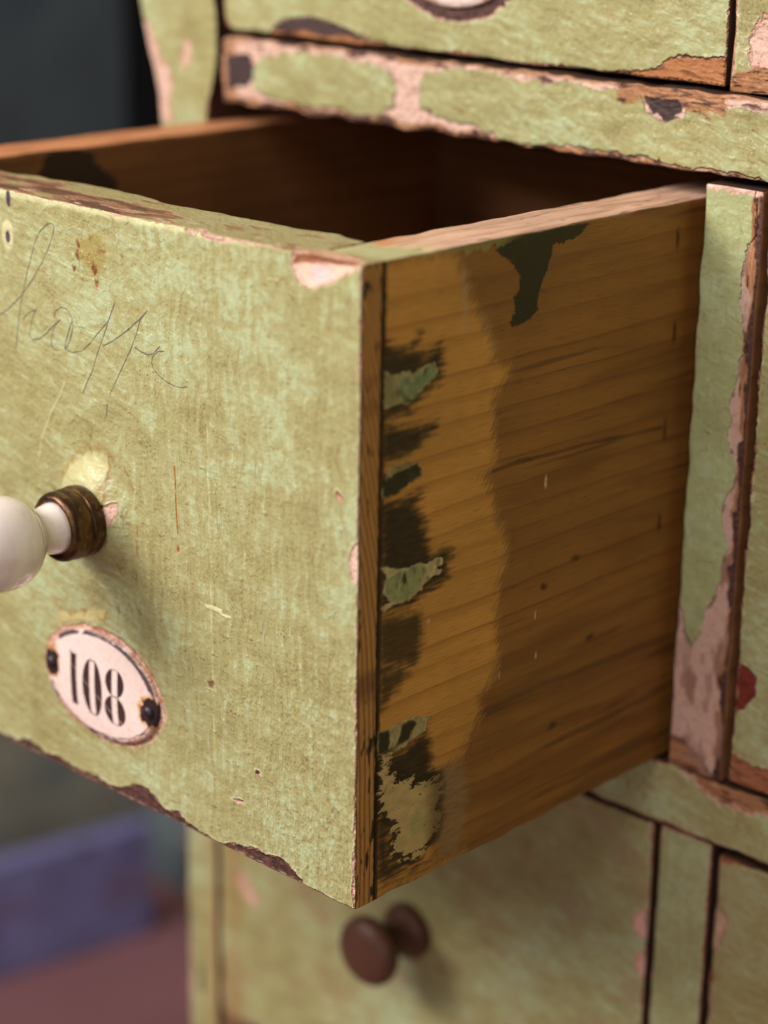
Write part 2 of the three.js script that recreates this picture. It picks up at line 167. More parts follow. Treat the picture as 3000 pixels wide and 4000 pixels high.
function bare(x, y, o, t = 1, along = 0) {
  const s = along ? y : x, u = along ? x : y, f = fbm(s * 0.1, u * 1.5, 4), g = fbm(s * 0.3 + 4, u * 3.4, 3), c = [156 + 60 * f, 112 + 52 * f, 78 + 42 * f];
  mixc(c, [58, 38, 30], 0.9 * sstep(0.08, 0.36, fbm(s * 0.12 + 9, u * 0.7, 4) + 0.2 * g)); mixc(c, [206, 160, 118], 0.6 * sstep(0.2, 0.45, g)); mixc(o, c, t);
}
function brown(x, y, o, t = 1) { const f = fbm(x * 0.3, y * 1.0 + 60, 4), c = [74 + 52 * f, 50 + 36 * f, 46 + 34 * f]; mixc(c, [150, 100, 72], 0.5 * sstep(0.2, 0.45, fbm(x * 0.5 + 6, y * 2, 3))); mixc(o, c, t); }
// paint flaked off inside the outline: ragged lip, primer rim, then whatever lies under it
function flake(x, y, o, sd, under, a = {}) {
  if (sd > 3) return;
  const fr = a.freq ?? 0.8, rag = a.rag ?? 0.35, d = sd + 1.4 * rag * fbm(x * fr * 0.7, y * fr * 0.7, 5) + 0.4 * rag * noise(x * fr * 5, y * fr * 5), rim = a.rim ?? 0.5, nz = noise(x * 0.33 + 14, y * 0.33);
  mixc(o, [208, 208, 168], 0.6 * sstep(0.6, 0.0, Math.abs(d - 0.3)) * sstep(-0.25, 0.35, nz)); mixc(o, [112, 92, 62], 0.4 * sstep(0.5, 0.05, d) * sstep(0.1, -0.4, nz));
  const m = sstep(0.06, -0.06, d); if (m <= 0) { o[3] += 0.08 * sstep(0.8, 0, d) * (1 + nz); return; }
  const c = [0, 0, 0]; under(x, y, c);
  const w = Math.max(0, rim * (1 + 2.2 * fbm(x * 0.4 + 4, y * 0.4, 3))), rc = [0, 0, 0]; pink(x, y, rc); mixc(rc, [150, 78, 60], (a.red ?? 0.25) * (1 + nz));
  if (w > 0.02) mixc(c, rc, 1 - sstep(w * 0.75, w, -d));
  mixc(o, c, m); o[3] += -(a.depth ?? 0.32) * sstep(0.06, -0.14, d) - 0.25 * sstep(w, w + 0.15, -d) + 0.1 * fbm(x * 0.7, y * 1.3, 3); o[4] = o[4] + (0.66 - o[4]) * m;
}
function pine(s, t, o, C, seed = 0) {                 // grain runs along s
  const w = t + 2.0 * fbm(s * 0.01 + seed, t * 0.03, 2) + 0.22 * noise(s * 0.05, t * 0.3), ph = w * 0.13 + 0.7 * noise(t * 0.05 + seed, 3.3), ring = (ph % 1 + 1) % 1;
  const late = sstep(0.5, 0.93, ring) * (1 - sstep(0.94, 1, ring)), line = sstep(0.84, 0.93, ring) * (1 - sstep(0.95, 1, ring)), str = 0.5 + 0.9 * noise(Math.floor(ph) * 3.7 + seed, 1.3 + s * 0.006);
  const fib = fbm(s * 0.05 + seed, t * 2.6, 3), fine = noise(s * 0.22, t * 6.5 + seed), pore = noise(s * 0.12 + 7, t * 4.2 + seed), patch = fbm(s * 0.02 + seed, t * 0.04, 3);
  o[0] = C[0]; o[1] = C[1]; o[2] = C[2]; scalec(o, 1 + 0.07 * fib + 0.07 * fine + 0.12 * patch);
  mixc(o, [C[0] * 0.78, C[1] * 0.72, C[2] * 0.64], 0.3 * late); mixc(o, [C[0] * 0.56, C[1] * 0.48, C[2] * 0.38], 0.24 * line * Math.max(0, str)); mixc(o, [C[0] * 0.55, C[1] * 0.45, C[2] * 0.35], 0.45 * sstep(0.55, 0.75, pore));
  o[3] = 0.03 * fib + 0.025 * fine - 0.04 * line - 0.05 * sstep(0.55, 0.75, pore); o[4] = 0.55;
}

// ---------- geometry: a board with worn edges; groups in the order px nx py ny pz nz ----------
function lines(a, b, step, r) { const l = r > 0 ? [a, a + r * 0.15, a + r * 0.45, a + r] : [a], n = Math.max(1, Math.ceil((b - a - 2 * r) / step)); for (let i = 1; i < n; i++) l.push(a + r + (b - a - 2 * r) * i / n); if (r > 0) l.push(b - r, b - r * 0.45, b - r * 0.15); l.push(b); return l; }
function slab(x0, x1, y0, y1, z0, z1, { step = 2, r = 0.8, wear = 0, round = {}, omit = '', warp, rot } = {}) {
  const R = { px: 1, nx: 1, py: 1, ny: 1, pz: 1, nz: 1, ...round }, rm = Math.min(r * (1 + wear), (x1 - x0) / 2.05, (y1 - y0) / 2.05, (z1 - z0) / 2.05);
  const X = lines(x0, x1, step, rm), Y = lines(y0, y1, step, rm), Z = lines(z0, z1, step, rm), pos = [], uv = [], idx = [], groups = [], key = new Map(), keyOf = [];
  const cl = (v, a, b) => Math.min(b, Math.max(a, v));
  const put = (x, y, z, u, v) => {
    const rr = Math.min(rm, r * (1 + wear * Math.max(-0.6, 2 * fbm((x + z) * 0.06 + y * 0.05, (y - z) * 0.05 + 7.7, 2))));
    const qx = cl(x, x0 + (R.nx ? rr : 0), x1 - (R.px ? rr : 0)), qy = cl(y, y0 + (R.ny ? rr : 0), y1 - (R.py ? rr : 0)), qz = cl(z, z0 + (R.nz ? rr : 0), z1 - (R.pz ? rr : 0));
    let dx = x - qx, dy = y - qy, dz = z - qz; const d = Math.hypot(dx, dy, dz); let p = d > 1e-6 ? [qx + dx / d * Math.min(d, rr), qy + dy / d * Math.min(d, rr), qz + dz / d * Math.min(d, rr)] : [x, y, z];
    if (warp) { const w = warp(p[0], p[1], p[2]); p = [p[0] + w[0], p[1] + w[1], p[2] + w[2]]; }
    const k = p.map((q) => Math.round(q * 2000)).join(); if (!key.has(k)) key.set(k, key.size); keyOf.push(key.get(k));
    pos.push(...p); uv.push(u, v); return pos.length / 3 - 1;
  };
  const face = (name, gi, A, B, at, uvOf, flip) => {
    if (omit.includes(name)) return; const start = idx.length, n = A.length, ids = [];
    for (const b of B) for (const a of A) { const [x, y, z] = at(a, b), [u, v] = uvOf(a, b); ids.push(put(x, y, z, u, v)); }
    for (let j = 0; j + 1 < B.length; j++) for (let i = 0; i + 1 < n; i++) { const p = ids[j * n + i], q = ids[j * n + i + 1], s = ids[(j + 1) * n + i], t = ids[(j + 1) * n + i + 1]; flip ? idx.push(p, s, q, q, s, t) : idx.push(p, q, s, q, t, s); }
    groups.push([start, idx.length - start, gi]);
  };
  const U = (a, l) => (a - l[0]) / (l[l.length - 1] - l[0]);
  face('px', 0, Z, Y, (a, b) => [x1, b, a], (a, b) => [U(a, Z), U(b, Y)], true); face('nx', 1, Z, Y, (a, b) => [x0, b, a], (a, b) => [U(a, Z), U(b, Y)], false);
  face('py', 2, X, Z, (a, b) => [a, y1, b], (a, b) => [U(a, X), U(b, Z)], true); face('ny', 3, X, Z, (a, b) => [a, y0, b], (a, b) => [U(a, X), U(b, Z)], false);
  face('pz', 4, X, Y, (a, b) => [a, b, z1], (a, b) => [U(a, X), U(b, Y)], false); face('nz', 5, X, Y, (a, b) => [a, b, z0], (a, b) => [U(a, X), U(b, Y)], true);
  const N = new Float32Array(key.size * 3);
  for (let i = 0; i < idx.length; i += 3) {
    const [a, b, c] = [idx[i] * 3, idx[i + 1] * 3, idx[i + 2] * 3], ux = pos[b] - pos[a], uy = pos[b + 1] - pos[a + 1], uz = pos[b + 2] - pos[a + 2], vx = pos[c] - pos[a], vy = pos[c + 1] - pos[a + 1], vz = pos[c + 2] - pos[a + 2];
    const n = [uy * vz - uz * vy, uz * vx - ux * vz, ux * vy - uy * vx]; for (const q of [0, 1, 2]) { const k = keyOf[idx[i + q]] * 3; N[k] += n[0]; N[k + 1] += n[1]; N[k + 2] += n[2]; }
  }
  const nor = new Float32Array(pos.length); for (let i = 0; i < keyOf.length; i++) { const k = keyOf[i] * 3, l = Math.hypot(N[k], N[k + 1], N[k + 2]) || 1; nor[i * 3] = N[k] / l; nor[i * 3 + 1] = N[k + 1] / l; nor[i * 3 + 2] = N[k + 2] / l; }
  const g = new THREE.BufferGeometry(); g.setAttribute('position', new THREE.Float32BufferAttribute(pos, 3)); g.setAttribute('normal', new THREE.Float32BufferAttribute(nor, 3)); g.setAttribute('uv', new THREE.Float32BufferAttribute(uv, 2));
  g.setIndex(idx); for (const q of groups) g.addGroup(...q); return g;
}
const six = (m, o = {}) => ['px', 'nx', 'py', 'ny', 'pz', 'nz'].map((k) => o[k] ?? m);

// ---------- things and parts ----------
const taken = {};
function named(n) { const k = taken[n] = (taken[n] ?? -1) + 1; return k ? `${n}_${String(k).padStart(3, '0')}` : n; }
function thing(name, label, category, base, group) { const g = new THREE.Group(); g.name = named(name); g.userData = { label, category }; if (group) g.userData.group = group; g.position.set(base[0] / 1000, (base[1] + FLOOR) / 1000, base[2] / 1000); g.userData_base = base; scene.add(g); return g; }
function part(parent, name, geo, mat, label) {       // geometry in millimetres of the whole scene
  let b = [0, 0, 0]; for (let o = parent; o; o = o.parent) if (o.userData_base) { b = o.userData_base; break; }
  geo.translate(-b[0], -b[1], -b[2]); geo.scale(0.001, 0.001, 0.001); geo.computeBoundingSphere();
  const m = new THREE.Mesh(geo, mat); m.name = name; m.castShadow = m.receiveShadow = true; if (label) m.userData.label = label; parent.add(m); return m;
}
function structure(name, geo, mat) { geo.translate(0, FLOOR, 0); geo.scale(0.001, 0.001, 0.001); const m = new THREE.Mesh(geo, mat); m.name = name; m.userData.kind = 'structure'; m.receiveShadow = m.castShadow = true; scene.add(m); return m; }
const lathe = (pts, x, y, z, seg = 64) => new THREE.LatheGeometry(pts.map((q) => new THREE.Vector2(...q)), seg).rotateX(Math.PI / 2).translate(x, y, z);
function profile(pts, n = 60) { const c = new THREE.CatmullRomCurve3(pts.map(([a, b]) => new THREE.Vector3(a, b, 0)), false, 'centripetal'); return c.getPoints(n).map((v) => [Math.max(0.0005, v.x), v.y]); }

// ---------- shared materials ----------
const PAINT = surface(0, 120, 0, 120, 4, (x, y, o) => green(x, y, 5.5, o));
const DARKWOOD = surface(0, 260, 0, 180, 3, (x, y, o) => { pine(x, y, o, [140, 96, 58], 9); }, { plain: 0.7 });
const INNER = surface(0, 260, 0, 180, 3, (x, y, o) => { pine(x, y, o, [128, 86, 46], 4); }, { plain: 0.7 });
const SHADEWOOD = surface(0, 200, 0, 24, 4, (x, y, o) => { bare(x, y, o); mixc(o, [44, 29, 23], 0.8); o[4] = 0.85; });  // bare edge wood darkened so the gaps read as deep shade

// ---------- the open drawer ----------
const W = 217, H = 180, T = 7.75, DEPTH = 262;
const drawer = thing('open_drawer', 'open green drawer with plate 108 and white porcelain knob, pulled out of the chest', 'drawer', [-W / 2, -H, -110]);
const frontFace = surface(-W, 0, -H, 0, 7, (x, y, o) => {
  const vert = sstep(-112, -76, x + 14 * noise(x * 0.05, y * 0.03));
  green(x, y, 2.2, o, vert, 0.12);
  const crinkle = fbm(x * 0.5 + 70, y * 0.22, 3) * sstep(-62, -30, x) * sstep(-95, -130, y); o[3] += 0.5 * Math.abs(crinkle); const rid = noise(x * 0.16 + y * 0.05, y * 0.09 - x * 0.04); o[3] += 0.12 * sstep(0.05, 0, Math.abs(rid)) * sstep(0.3, 0.6, noise(x * 0.05 + 3, y * 0.05));
  mixc(o, [198, 206, 158], 0.6 * sstep(0.8, 0.1, Math.abs(x + 57.5 + 0.012 * (y + 100) + 0.5 * noise(2, y * 0.2))) * sstep(-30, -60, y) * sstep(-165, -140, y) * (0.5 + noise(x * 2, y * 0.15)));
  // wear, stains; pale patch round the knob is partly painted light on its boss
  const hl = O.lit_halo(x, y); if (hl < 4) { mixc(o, [150, 120, 66], 0.55 * sstep(1.8, 0.2, Math.abs(hl - 0.7)) * (0.6 + noise(x * 0.4, y * 0.4))); mixc(o, [206, 204, 156], 0.5 * sstep(0.6, -1.5, hl + 0.8 * noise(x * 0.5, y * 0.5))); }
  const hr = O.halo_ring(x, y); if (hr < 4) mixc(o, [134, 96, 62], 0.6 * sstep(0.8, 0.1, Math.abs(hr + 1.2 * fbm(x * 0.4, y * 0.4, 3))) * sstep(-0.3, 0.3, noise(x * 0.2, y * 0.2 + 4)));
  const ps = O.plate_stain(x, y); if (ps < 4) mixc(o, [198, 188, 130], 0.7 * sstep(0.8, -1, ps)), mixc(o, [150, 100, 54], 0.6 * sstep(0.05, 0.3, fbm(x * 0.3, y * 0.3 + 2, 2)) * sstep(1.2, -0.5, ps));
  const sn = O.stain(x, y); if (sn < 4) { mixc(o, [150, 134, 74], 0.6 * sstep(0.8, -1, sn + 0.9 * fbm(x * 0.6, y * 0.6, 3))); mixc(o, [120, 84, 44], 0.5 * sstep(0.1, 0.4, fbm(x * 0.35 + 2.2, y * 0.3, 3)) * sstep(1, -0.5, sn)); for (const [a, b] of SHAPES.spots) mixc(o, [108, 64, 36], 0.85 * sstep(1.1, 0.3, Math.hypot(x - a, (y - b) * 0.6) + 0.8 * fbm(x * 0.8, y * 0.8, 2))); mixc(o, [164, 104, 84], 0.7 * sstep(0.45, 0.1, O.stain_ring(x, y))); }
  const wr = O.wrinkle(x, y); if (wr < 2) { mixc(o, [202, 196, 148], 0.6 * sstep(0.7, 0, wr)); o[3] += 0.2 * sstep(0.8, 0, wr); }
  const dr = O.drip(x, y); if (dr < 2) { mixc(o, [142, 84, 24], 0.9 * sstep(0.42, 0.12, dr - 0.5 * sstep(-86, -94, y) * sstep(-97, -94, y)) * sstep(-0.55, -0.1, noise(3, y * 0.35))); }
  mixc(o, [150, 78, 52], 0.9 * sstep(0.3, -0.3, O.drip_dot(x, y)));
  const pf = O.pale_fleck(x, y); if (pf < 2) { mixc(o, [205, 203, 158], 0.9 * sstep(0.3, -0.3, pf)); o[3] += 0.22 * sstep(0.3, -0.4, pf); }
  const de = O.dent(x, y); if (de < 2) { mixc(o, [116, 90, 62], 0.9 * sstep(0.3, -0.6, de)); o[3] -= 0.35 * sstep(0.3, -0.8, de); }
  // flaked paint
  const under = (a, b, c) => { c[0] = 1; pink(a, b, c); }, dark = (a, b, c) => { brown(a, b, c); };
  flake(x, y, o, O.fleck_a(x, y), under, { rag: 0.1, red: 0.55 }); flake(x, y, o, O.fleck_b(x, y), under, { rag: 0.3 }); flake(x, y, o, O.fleck_c(x, y), dark, { rag: 0.3, rim: 0.2 });
  flake(x, y, o, O.escutcheon_chip(x, y), under, { rag: 0.2 }); const eh = O.escutcheon_hole(x, y); if (eh < 1) { mixc(o, [30, 22, 18], sstep(0.2, -0.2, eh)); o[3] -= 0.8 * sstep(0.2, -0.3, eh); }
  flake(x, y, o, O.right_chip(x, y), under, { rag: 0.08, red: 0.05 }); flake(x, y, o, O.right_chip_b(x, y), under, { rag: 0.25 }); flake(x, y, o, O.right_chip_c(x, y), under, { rag: 0.4 });
  // edges worn through the paint
  const re = -x - 0.3 - 1.1 * Math.max(0, fbm(y * 0.16, 1.5, 3)) - 1.3 * sstep(-120, -170, y) * Math.max(0, fbm(y * 0.35, 8.5, 3) + 0.25);
  flake(x, y, o, re, under, { rag: 0.28, freq: 1.3, red: 0.5, depth: 0.4 });
  mixc(o, [208, 212, 166], 0.85 * sstep(2.6, 0.8, -y + 0.9 * fbm(x * 0.25, 3.1, 3)) * sstep(-34, -48, x));
  flake(x, y, o, O.top_chip_a(x, y), (a, b, c) => { under(a, b, c); mixc(c, [120, 76, 66], 0.7 * sstep(0.05, 0.35, fbm(a * 0.4, b * 1.1, 3))); }, { rag: 0.35 });
  flake(x, y, o, -y - 0.1 - 2.4 * Math.max(0, fbm(x * 0.07 + 3, 5.5, 3) - 0.14), (a, b, c) => { under(a, b, c); mixc(c, [126, 78, 66], 0.6 * sstep(0, 0.3, fbm(a * 0.3, b, 3))); }, { rag: 0.3, depth: 0.3 });
  flake(x, y, o, O.corner_chip(x, y), (a, b, c) => { c[0] = 220; c[1] = 188; c[2] = 168; mixc(c, [206, 190, 194], 0.75 * sstep(3.6, 1.2, Math.hypot((a + 15.5) * 0.55, b + 4.6) + 0.8 * fbm(a * 0.4, b * 0.4, 3))); scalec(c, 1 + 0.06 * fbm(a * 0.8, b * 0.8, 3)); mixc(c, [150, 96, 66], 0.9 * sstep(-2.4, -1.5, b + 0.8 * fbm(a * 0.3, b * 0.5, 3) - 0.1 * (a + 14))); }, { rag: 0.12, rim: 0.7, depth: 0.5, red: 0.1 });
  const lower = (a, b, c) => { brown(a, b, c); mixc(c, [176, 120, 96], 0.7 * sstep(-178.9, -179.8, b + 0.4 * noise(a * 0.3, 2))); };
  flake(x, y, o, Math.min(O.bottom_chip(x, y), O.bottom_chip_b(x, y)), lower, { rag: 0.5, freq: 0.7, rim: 0.32, depth: 0.55, red: 0.6 });
  flake(x, y, o, y + H - 0.3 - 0.7 * Math.max(0, fbm(x * 0.12, 7.5, 3)), under, { rag: 0.3, red: 0.4 });
  // enamel plate: paint ridge and rust where it meets the wood
  const pe = (Math.hypot((x + 107) / 27, (y + 145.5) / 17.5) - 1) * 20; if (pe < 5) { mixc(o, [150, 116, 74], 0.35 * sstep(3, 0.5, pe + 1.5 * fbm(x * 0.3, y * 0.3, 2)));
    flake(x, y, o, pe - 1.0 - 1.1 * fbm(x * 0.2, y * 0.2 + 3, 2), (a, b, c) => { pink(a, b, c); mixc(c, [160, 104, 74], 0.75 * sstep(-0.1, 0.3, fbm(a * 0.3, b * 0.3, 3))); }, { rag: 0.4, depth: 0.1, rim: 0.3 }); }
  // pencil handwriting
  let pd = 9; for (const s of O.script) pd = Math.min(pd, s(x, y)); if (pd < 0.6) { const g = noise(x * 3.5, y * 3.5), p = 0.5 + 0.5 * noise(x * 0.3, y * 0.3); mixc(o, [74, 70, 74], (0.45 + 0.5 * p) * sstep(0.2 + 0.16 * p, 0.06, pd + 0.09 * g)); o[3] -= 0.1 * sstep(0.25, 0.05, pd); }
  const nx = Math.hypot((x + 144.4) * 1.2, (y + 2.4) * 0.55), n2 = Math.hypot(x + 145.4, (y + 13.8) * 0.6); mixc(o, [78, 66, 78], sstep(1.5, 1.1, nx)); mixc(o, [206, 204, 160], 0.7 * sstep(3.4, 2.6, n2)); mixc(o, [78, 66, 82], sstep(1.3, 0.9, n2)); o[3] += 0.4 * sstep(3.4, 2.2, n2);
});
const rim = surface(-W, 0, -23, 0, 7, (x, z, o) => {   // top of the front board: worn paint over wood
  green(x, z * 1.5, 3.3, o); scalec(o, 0.98); mixc(o, [166, 150, 104], 0.5);
  const w = fbm(x * 0.045 + 2, z * 0.16, 3) + 0.55 * sstep(-60, -100, x) * sstep(-22, -8, z) - 0.2;
  const bw = sstep(0.0, 0.16, w + 0.2 * fbm(x * 0.2, z * 0.9, 3)), c = [0, 0, 0]; bare(x, z, c); mixc(c, [158, 120, 96], 0.6); mixc(c, [92, 66, 52], 0.75 * sstep(0.25, 0.5, w + 0.3 * fbm(x * 0.15, z * 1.4, 3))); mixc(o, c, bw); o[3] -= 0.25 * bw;
  const p = sstep(0.2, 0.35, fbm(x * 0.13 + 5, z * 0.3, 3)) * sstep(-9, -3, z); pink(x, z, o, p);
  const cc = sstep(1.5, 0, Math.hypot((x + 13) / 12, (z + 0.5) / 5.5) * 4 - 3.2); mixc(c, [214, 172, 148], 1); mixc(c, [150, 92, 60], 0.8 * sstep(0, 0.3, fbm(x * 0.14, z * 0.8 + 2, 3))); mixc(o, c, cc); o[3] -= 0.3 * cc; o[4] = 0.6;
});
const endGrain = surface(-T, 0, -H, 0, 11, (z, y, o) => {   // sawn end of the front board: growth rings running up it, soot and old paint in the corner
  const u = -z, yy = -y, w = u - 0.25 * Math.min(yy, 80) - 6 * (1 - Math.exp(-Math.max(0, yy - 80) / 25)) + 0.9 * fbm(y * 0.03, u * 0.2, 2), ring = ((w * 0.55) % 1 + 1) % 1, late = sstep(0.55, 0.9, ring) * (1 - sstep(0.92, 1, ring));
  o[0] = 190; o[1] = 142; o[2] = 76; const f = fbm(y * 0.08, u * 3, 3); scalec(o, 1 + 0.14 * f + 0.08 * fbm(y * 0.4, u, 2)); mixc(o, [84, 54, 22], 0.65 * late); o[3] = -0.05 * late + 0.03 * f;
  mixc(o, CHAR, 0.9 * sstep(0.34, 0.5, fbm(y * 0.11 + 3, u * 0.5, 3) + 0.12 * sstep(-100, -140, y) + 0.2 * sstep(-30, -8, y)));
  mixc(o, [30, 22, 10], 0.95 * sstep(0.55, 0.25, u + 0.25 * fbm(y * 0.7, 2, 3))); mixc(o, [20, 15, 6], 0.95 * sstep(T - 1.0, T - 0.5, u + 0.5 * fbm(y * 0.3, 9, 3)));
  mixc(o, [96, 62, 44], 0.5 * sstep(0.25, 0.5, fbm(y * 0.06, 4.4, 2))); o[4] = 0.7;
});
const frontBack = INNER;
const boss = (x, y) => 4.0 * sstep(19.5, 9, Math.hypot(x + 108.5, y + 92) + 0.8 * noise(x * 0.12, y * 0.12));
const wob = (x, y, z) => [0.25 * fbm(y * 0.03, z * 0.03 + 2, 2), (y > -3 ? 0.5 * fbm(x * 0.035, 1.7, 3) : 0) , z < -15 && y > -12 ? 4.2 * fbm(x * 0.04, 4.2, 3) : 0.3 * fbm(x * 0.02, y * 0.02 + 3, 2) - (z > -2 && y < -0.4 ? 0.9 * sstep(0.3, -2.4, O.corner_chip(x, y)) : 0) + (z > -2 ? boss(x, y) : 0)];
const panelA = slab(-W, 0, -H, 0, -T, 0, { step: 1.4, r: 0.55, wear: 1.6, round: { nz: 0 }, omit: 'nz', warp: wob });
const panelB = slab(-W + 20.05, -20.05, -H, 0, -23, -T, { step: 1.4, r: 0.9, wear: 1.5, round: { pz: 0, px: 0, nx: 0 }, omit: 'pz', warp: wob });
{ // the two steps of the front board share one top texture
  const fix = (g, gi, fu) => { const p = g.attributes.position, u = g.attributes.uv, done = new Set(); for (const q of g.groups) if (q.materialIndex === gi) for (let i = q.start; i < q.start + q.count; i++) { const k = g.index.getX(i); if (done.has(k)) continue; done.add(k); const [a, b] = fu(p.getX(k), p.getY(k), p.getZ(k)); u.setXY(k, a, b); } };
  for (const g of [panelA, panelB]) { fix(g, 2, (x, y, z) => [(x + W) / W, (Math.max(-23, z) + 23) / 23]); fix(g, 3, (x, y, z) => [(x + W) / W, (Math.max(-23, z) + 23) / 23]); }
  const g = mergeGeometries([panelA, panelB].map((q) => q), false); g.clearGroups(); let at = 0; for (const q of [panelA, panelB]) { for (const s of q.groups) g.addGroup(s.start + at, s.count, s.materialIndex); at += q.index.count; }
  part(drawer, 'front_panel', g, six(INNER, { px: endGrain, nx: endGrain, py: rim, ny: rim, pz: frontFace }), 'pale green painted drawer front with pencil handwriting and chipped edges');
}
const sideFace = surface(-DEPTH, -T, -H, 0, 6, (z, y, o) => {
  const C1 = [202, 150, 70], C2 = [148, 104, 46];
  pine(z, y, o, C1, 1); const h1 = o[3]; const c = [0, 0, 0, 0, 0]; pine(z, y, c, C2, 1); mixc(c, [122, 82, 36], 0.6 * sstep(0.0, 0.5, fbm(z * 0.02, y * 0.12, 3) + 0.25 * sstep(-110, -150, y)));
  mixc(c, [80, 54, 28], 0.5 * sstep(0.2, 0.5, fbm(z * 0.012 + 5, y * 0.2, 4) + 0.22 * sstep(-100, -150, y) - 0.1));
  const zig = 1.6 * noise(y * 0.5 + z * 0.12, z * 0.1) + 1.2 * noise((y + 0.7 * z) * 1.1, 3), se = O.sand_edge(z + zig, y + 0.8 * noise(z * 0.4, y * 0.4)); mixc(o, c, sstep(-2.4, 2.4, se + 2.2 * noise((z * 0.55 - y * 0.83) * 0.12, (z * 0.83 + y * 0.55) * 1.5) + 1.0 * noise((z * 0.55 - y * 0.83) * 0.3, (z * 0.83 + y * 0.55) * 3.5)));
  mixc(o, [168, 142, 104], 0.35 * sstep(2.2, 0, Math.abs(se - 1)) * sstep(0, 0.5, fbm(y * 0.09, 3.3, 2) + 0.2));
  const ck = O.crack(z, y); mixc(o, [50, 31, 12], 0.6 * sstep(1.0, 0.1, ck + 0.25 * noise(z * 0.1, 3)) * (0.75 + 0.4 * noise(z * 0.08, 9)));
  // black old paint rubbed along the grain
  const rub = 3.2 * fbm(z * 0.12, y * 0.9, 3), r2 = 1.4 * fbm(z * 0.4, y * 0.5 + 11, 3); let dk = 0;
  for (const k of ['dark_a', 'dark_b', 'dark_c', 'dark_d', 'dark_e', 'dark_f', 'dark_g']) { const s = O[k](z, y); if (s < 5) dk = Math.max(dk, (k === 'dark_e' || k === 'dark_d' ? 0.8 : 1.0) * sstep(2.4, -3.0, s + 1.0 * rub + 0.8 * r2) * (0.92 + 0.2 * fbm(z * 0.2 + 3, y * 1.1, 3))); }
  mixc(o, [46, 36, 17], dk);
  mixc(o, [58, 40, 16], 0.85 * sstep(0.5, -0.3, -z - T - 0.9 - 1.2 * Math.max(0, fbm(y * 0.2, 5, 3))));
  const dd = O.drip_dark(z + 0.5 * r2, y + 0.4 * r2) + 0.9 * fbm(z * 1.1, y * 1.1, 3); if (dd < 3) { mixc(o, [44, 40, 16], 0.95 * sstep(0.25, -0.3, dd)); o[3] += 0.15 * sstep(0.2, -0.3, dd); }
  mixc(o, [150, 146, 84], 0.8 * sstep(0.1, -0.2, -y - 1.2 - 4 * Math.max(0, fbm(z * 0.25 + 4, 6.5, 3))) * sstep(-26, -34, z) * sstep(-66, -50, z));
  const gs = O.grey_smear(z, y); if (gs < 5) mixc(o, [150, 140, 112], 0.6 * sstep(2, -2.5, gs + rub * 0.8) * (0.75 + 0.5 * noise(z * 0.3, y * 1.2)));
  mixc(o, [172, 162, 134], 0.4 * sstep(1.6, 0.2, Math.abs(z + 38.5 - 0.1 * (y + 12) + 0.8 * noise(2, y * 0.5))) * sstep(-26, -20, y) * sstep(-3, -8, y));
  // remains of the paint
  const scrap = (k, col, rag, hgt) => { const s = O[k](z, y); if (s > 4) return; const d = s + 1.5 * rag * fbm(z * 0.5, y * 0.5, 4) + 0.5 * rag * fbm(z * 2.2, y * 2.2, 2), m = sstep(0.12, -0.12, d), q = [...col]; scalec(q, 1 + 0.22 * fbm(z * 0.35, y * 0.22 + 4, 3) + 0.15 * fbm(z * 1.6, y * 0.5, 3)); mixc(q, [96, 92, 54], 0.5 * sstep(0.1, 0.4, fbm(z * 0.5 + 6, y * 0.3, 3))); mixc(o, q, m); o[3] += hgt * m; o[4] += (0.45 - o[4]) * m; mixc(o, [206, 194, 140], 0.7 * m * sstep(0.8, 0.1, -d) * sstep(-0.3, 0.3, noise(z * 0.4, y * 0.4 + 7))); };
  scrap('patch_a', [150, 142, 92], 0.5, 0.25); scrap('patch_a_green', [132, 152, 100], 0.5, 0.1); scrap('patch_b', [44, 40, 18], 0.4, 0.22); scrap('patch_b_rim', [140, 120, 70], 0.8, 0.1);
  scrap('patch_c', [196, 182, 130], 0.6, 0.28); scrap('patch_c_green', [150, 160, 104], 0.5, 0.14);
  const cd = O.patch_c_green(z, y); if (cd < 0) mixc(o, [44, 40, 20], 0.8 * sstep(0.25, 0.45, fbm(z * 0.22 + 3.3, y * 0.16 + 1, 2)) * sstep(0, -1, cd));
  const ca = O.patch_a(z, y); if (ca < 0) mixc(o, [56, 54, 26], 0.7 * sstep(0.12, 0.4, fbm(z * 0.3 + 1.3, y * 0.12, 2)) * sstep(0, -1, ca));
  scrap('patch_d', [170, 158, 106], 0.5, 0.25); const p1 = Math.min(O.patch_d_dark(z, y), O.patch_d_dark_b(z, y)); if (p1 < 3) mixc(o, [38, 34, 16], 0.92 * sstep(0.5, -0.5, p1 + 0.5 * fbm(z * 0.5, y * 0.5, 2)));
  { const s = O.patch_e(z, y); if (s < 5) { mixc(o, [40, 32, 14], 0.85 * sstep(1.8, -0.8, s + 0.7 * rub) * sstep(-40, -30, z));
    const cov = -0.2 * Math.max(-5, Math.min(5, s)) - 0.32 + 1.0 * fbm(z * 0.2 + 4, y * 0.42 + 2, 4) + 0.55 * fbm(z * 0.8, y * 1.5, 4), m = sstep(-0.06, 0.06, cov) * sstep(1.5, -0.5, s), q = [198, 176, 116]; scalec(q, 1 + 0.14 * fbm(z * 0.2, y * 0.4, 3) + 0.06 * noise(z * 2, y * 2));
    mixc(q, [160, 166, 100], 0.6 * sstep(0.1, 0.4, fbm(z * 0.1, y * 0.06 + 3, 2))); mixc(o, q, m * (1 - 0.6 * sstep(-26, -34, z))); o[3] += 0.2 * m; } }
  mixc(o, [200, 180, 120], 0.9 * sstep(0.15, -0.1, Math.hypot(z + 27.5, y + 102) - 0.7));
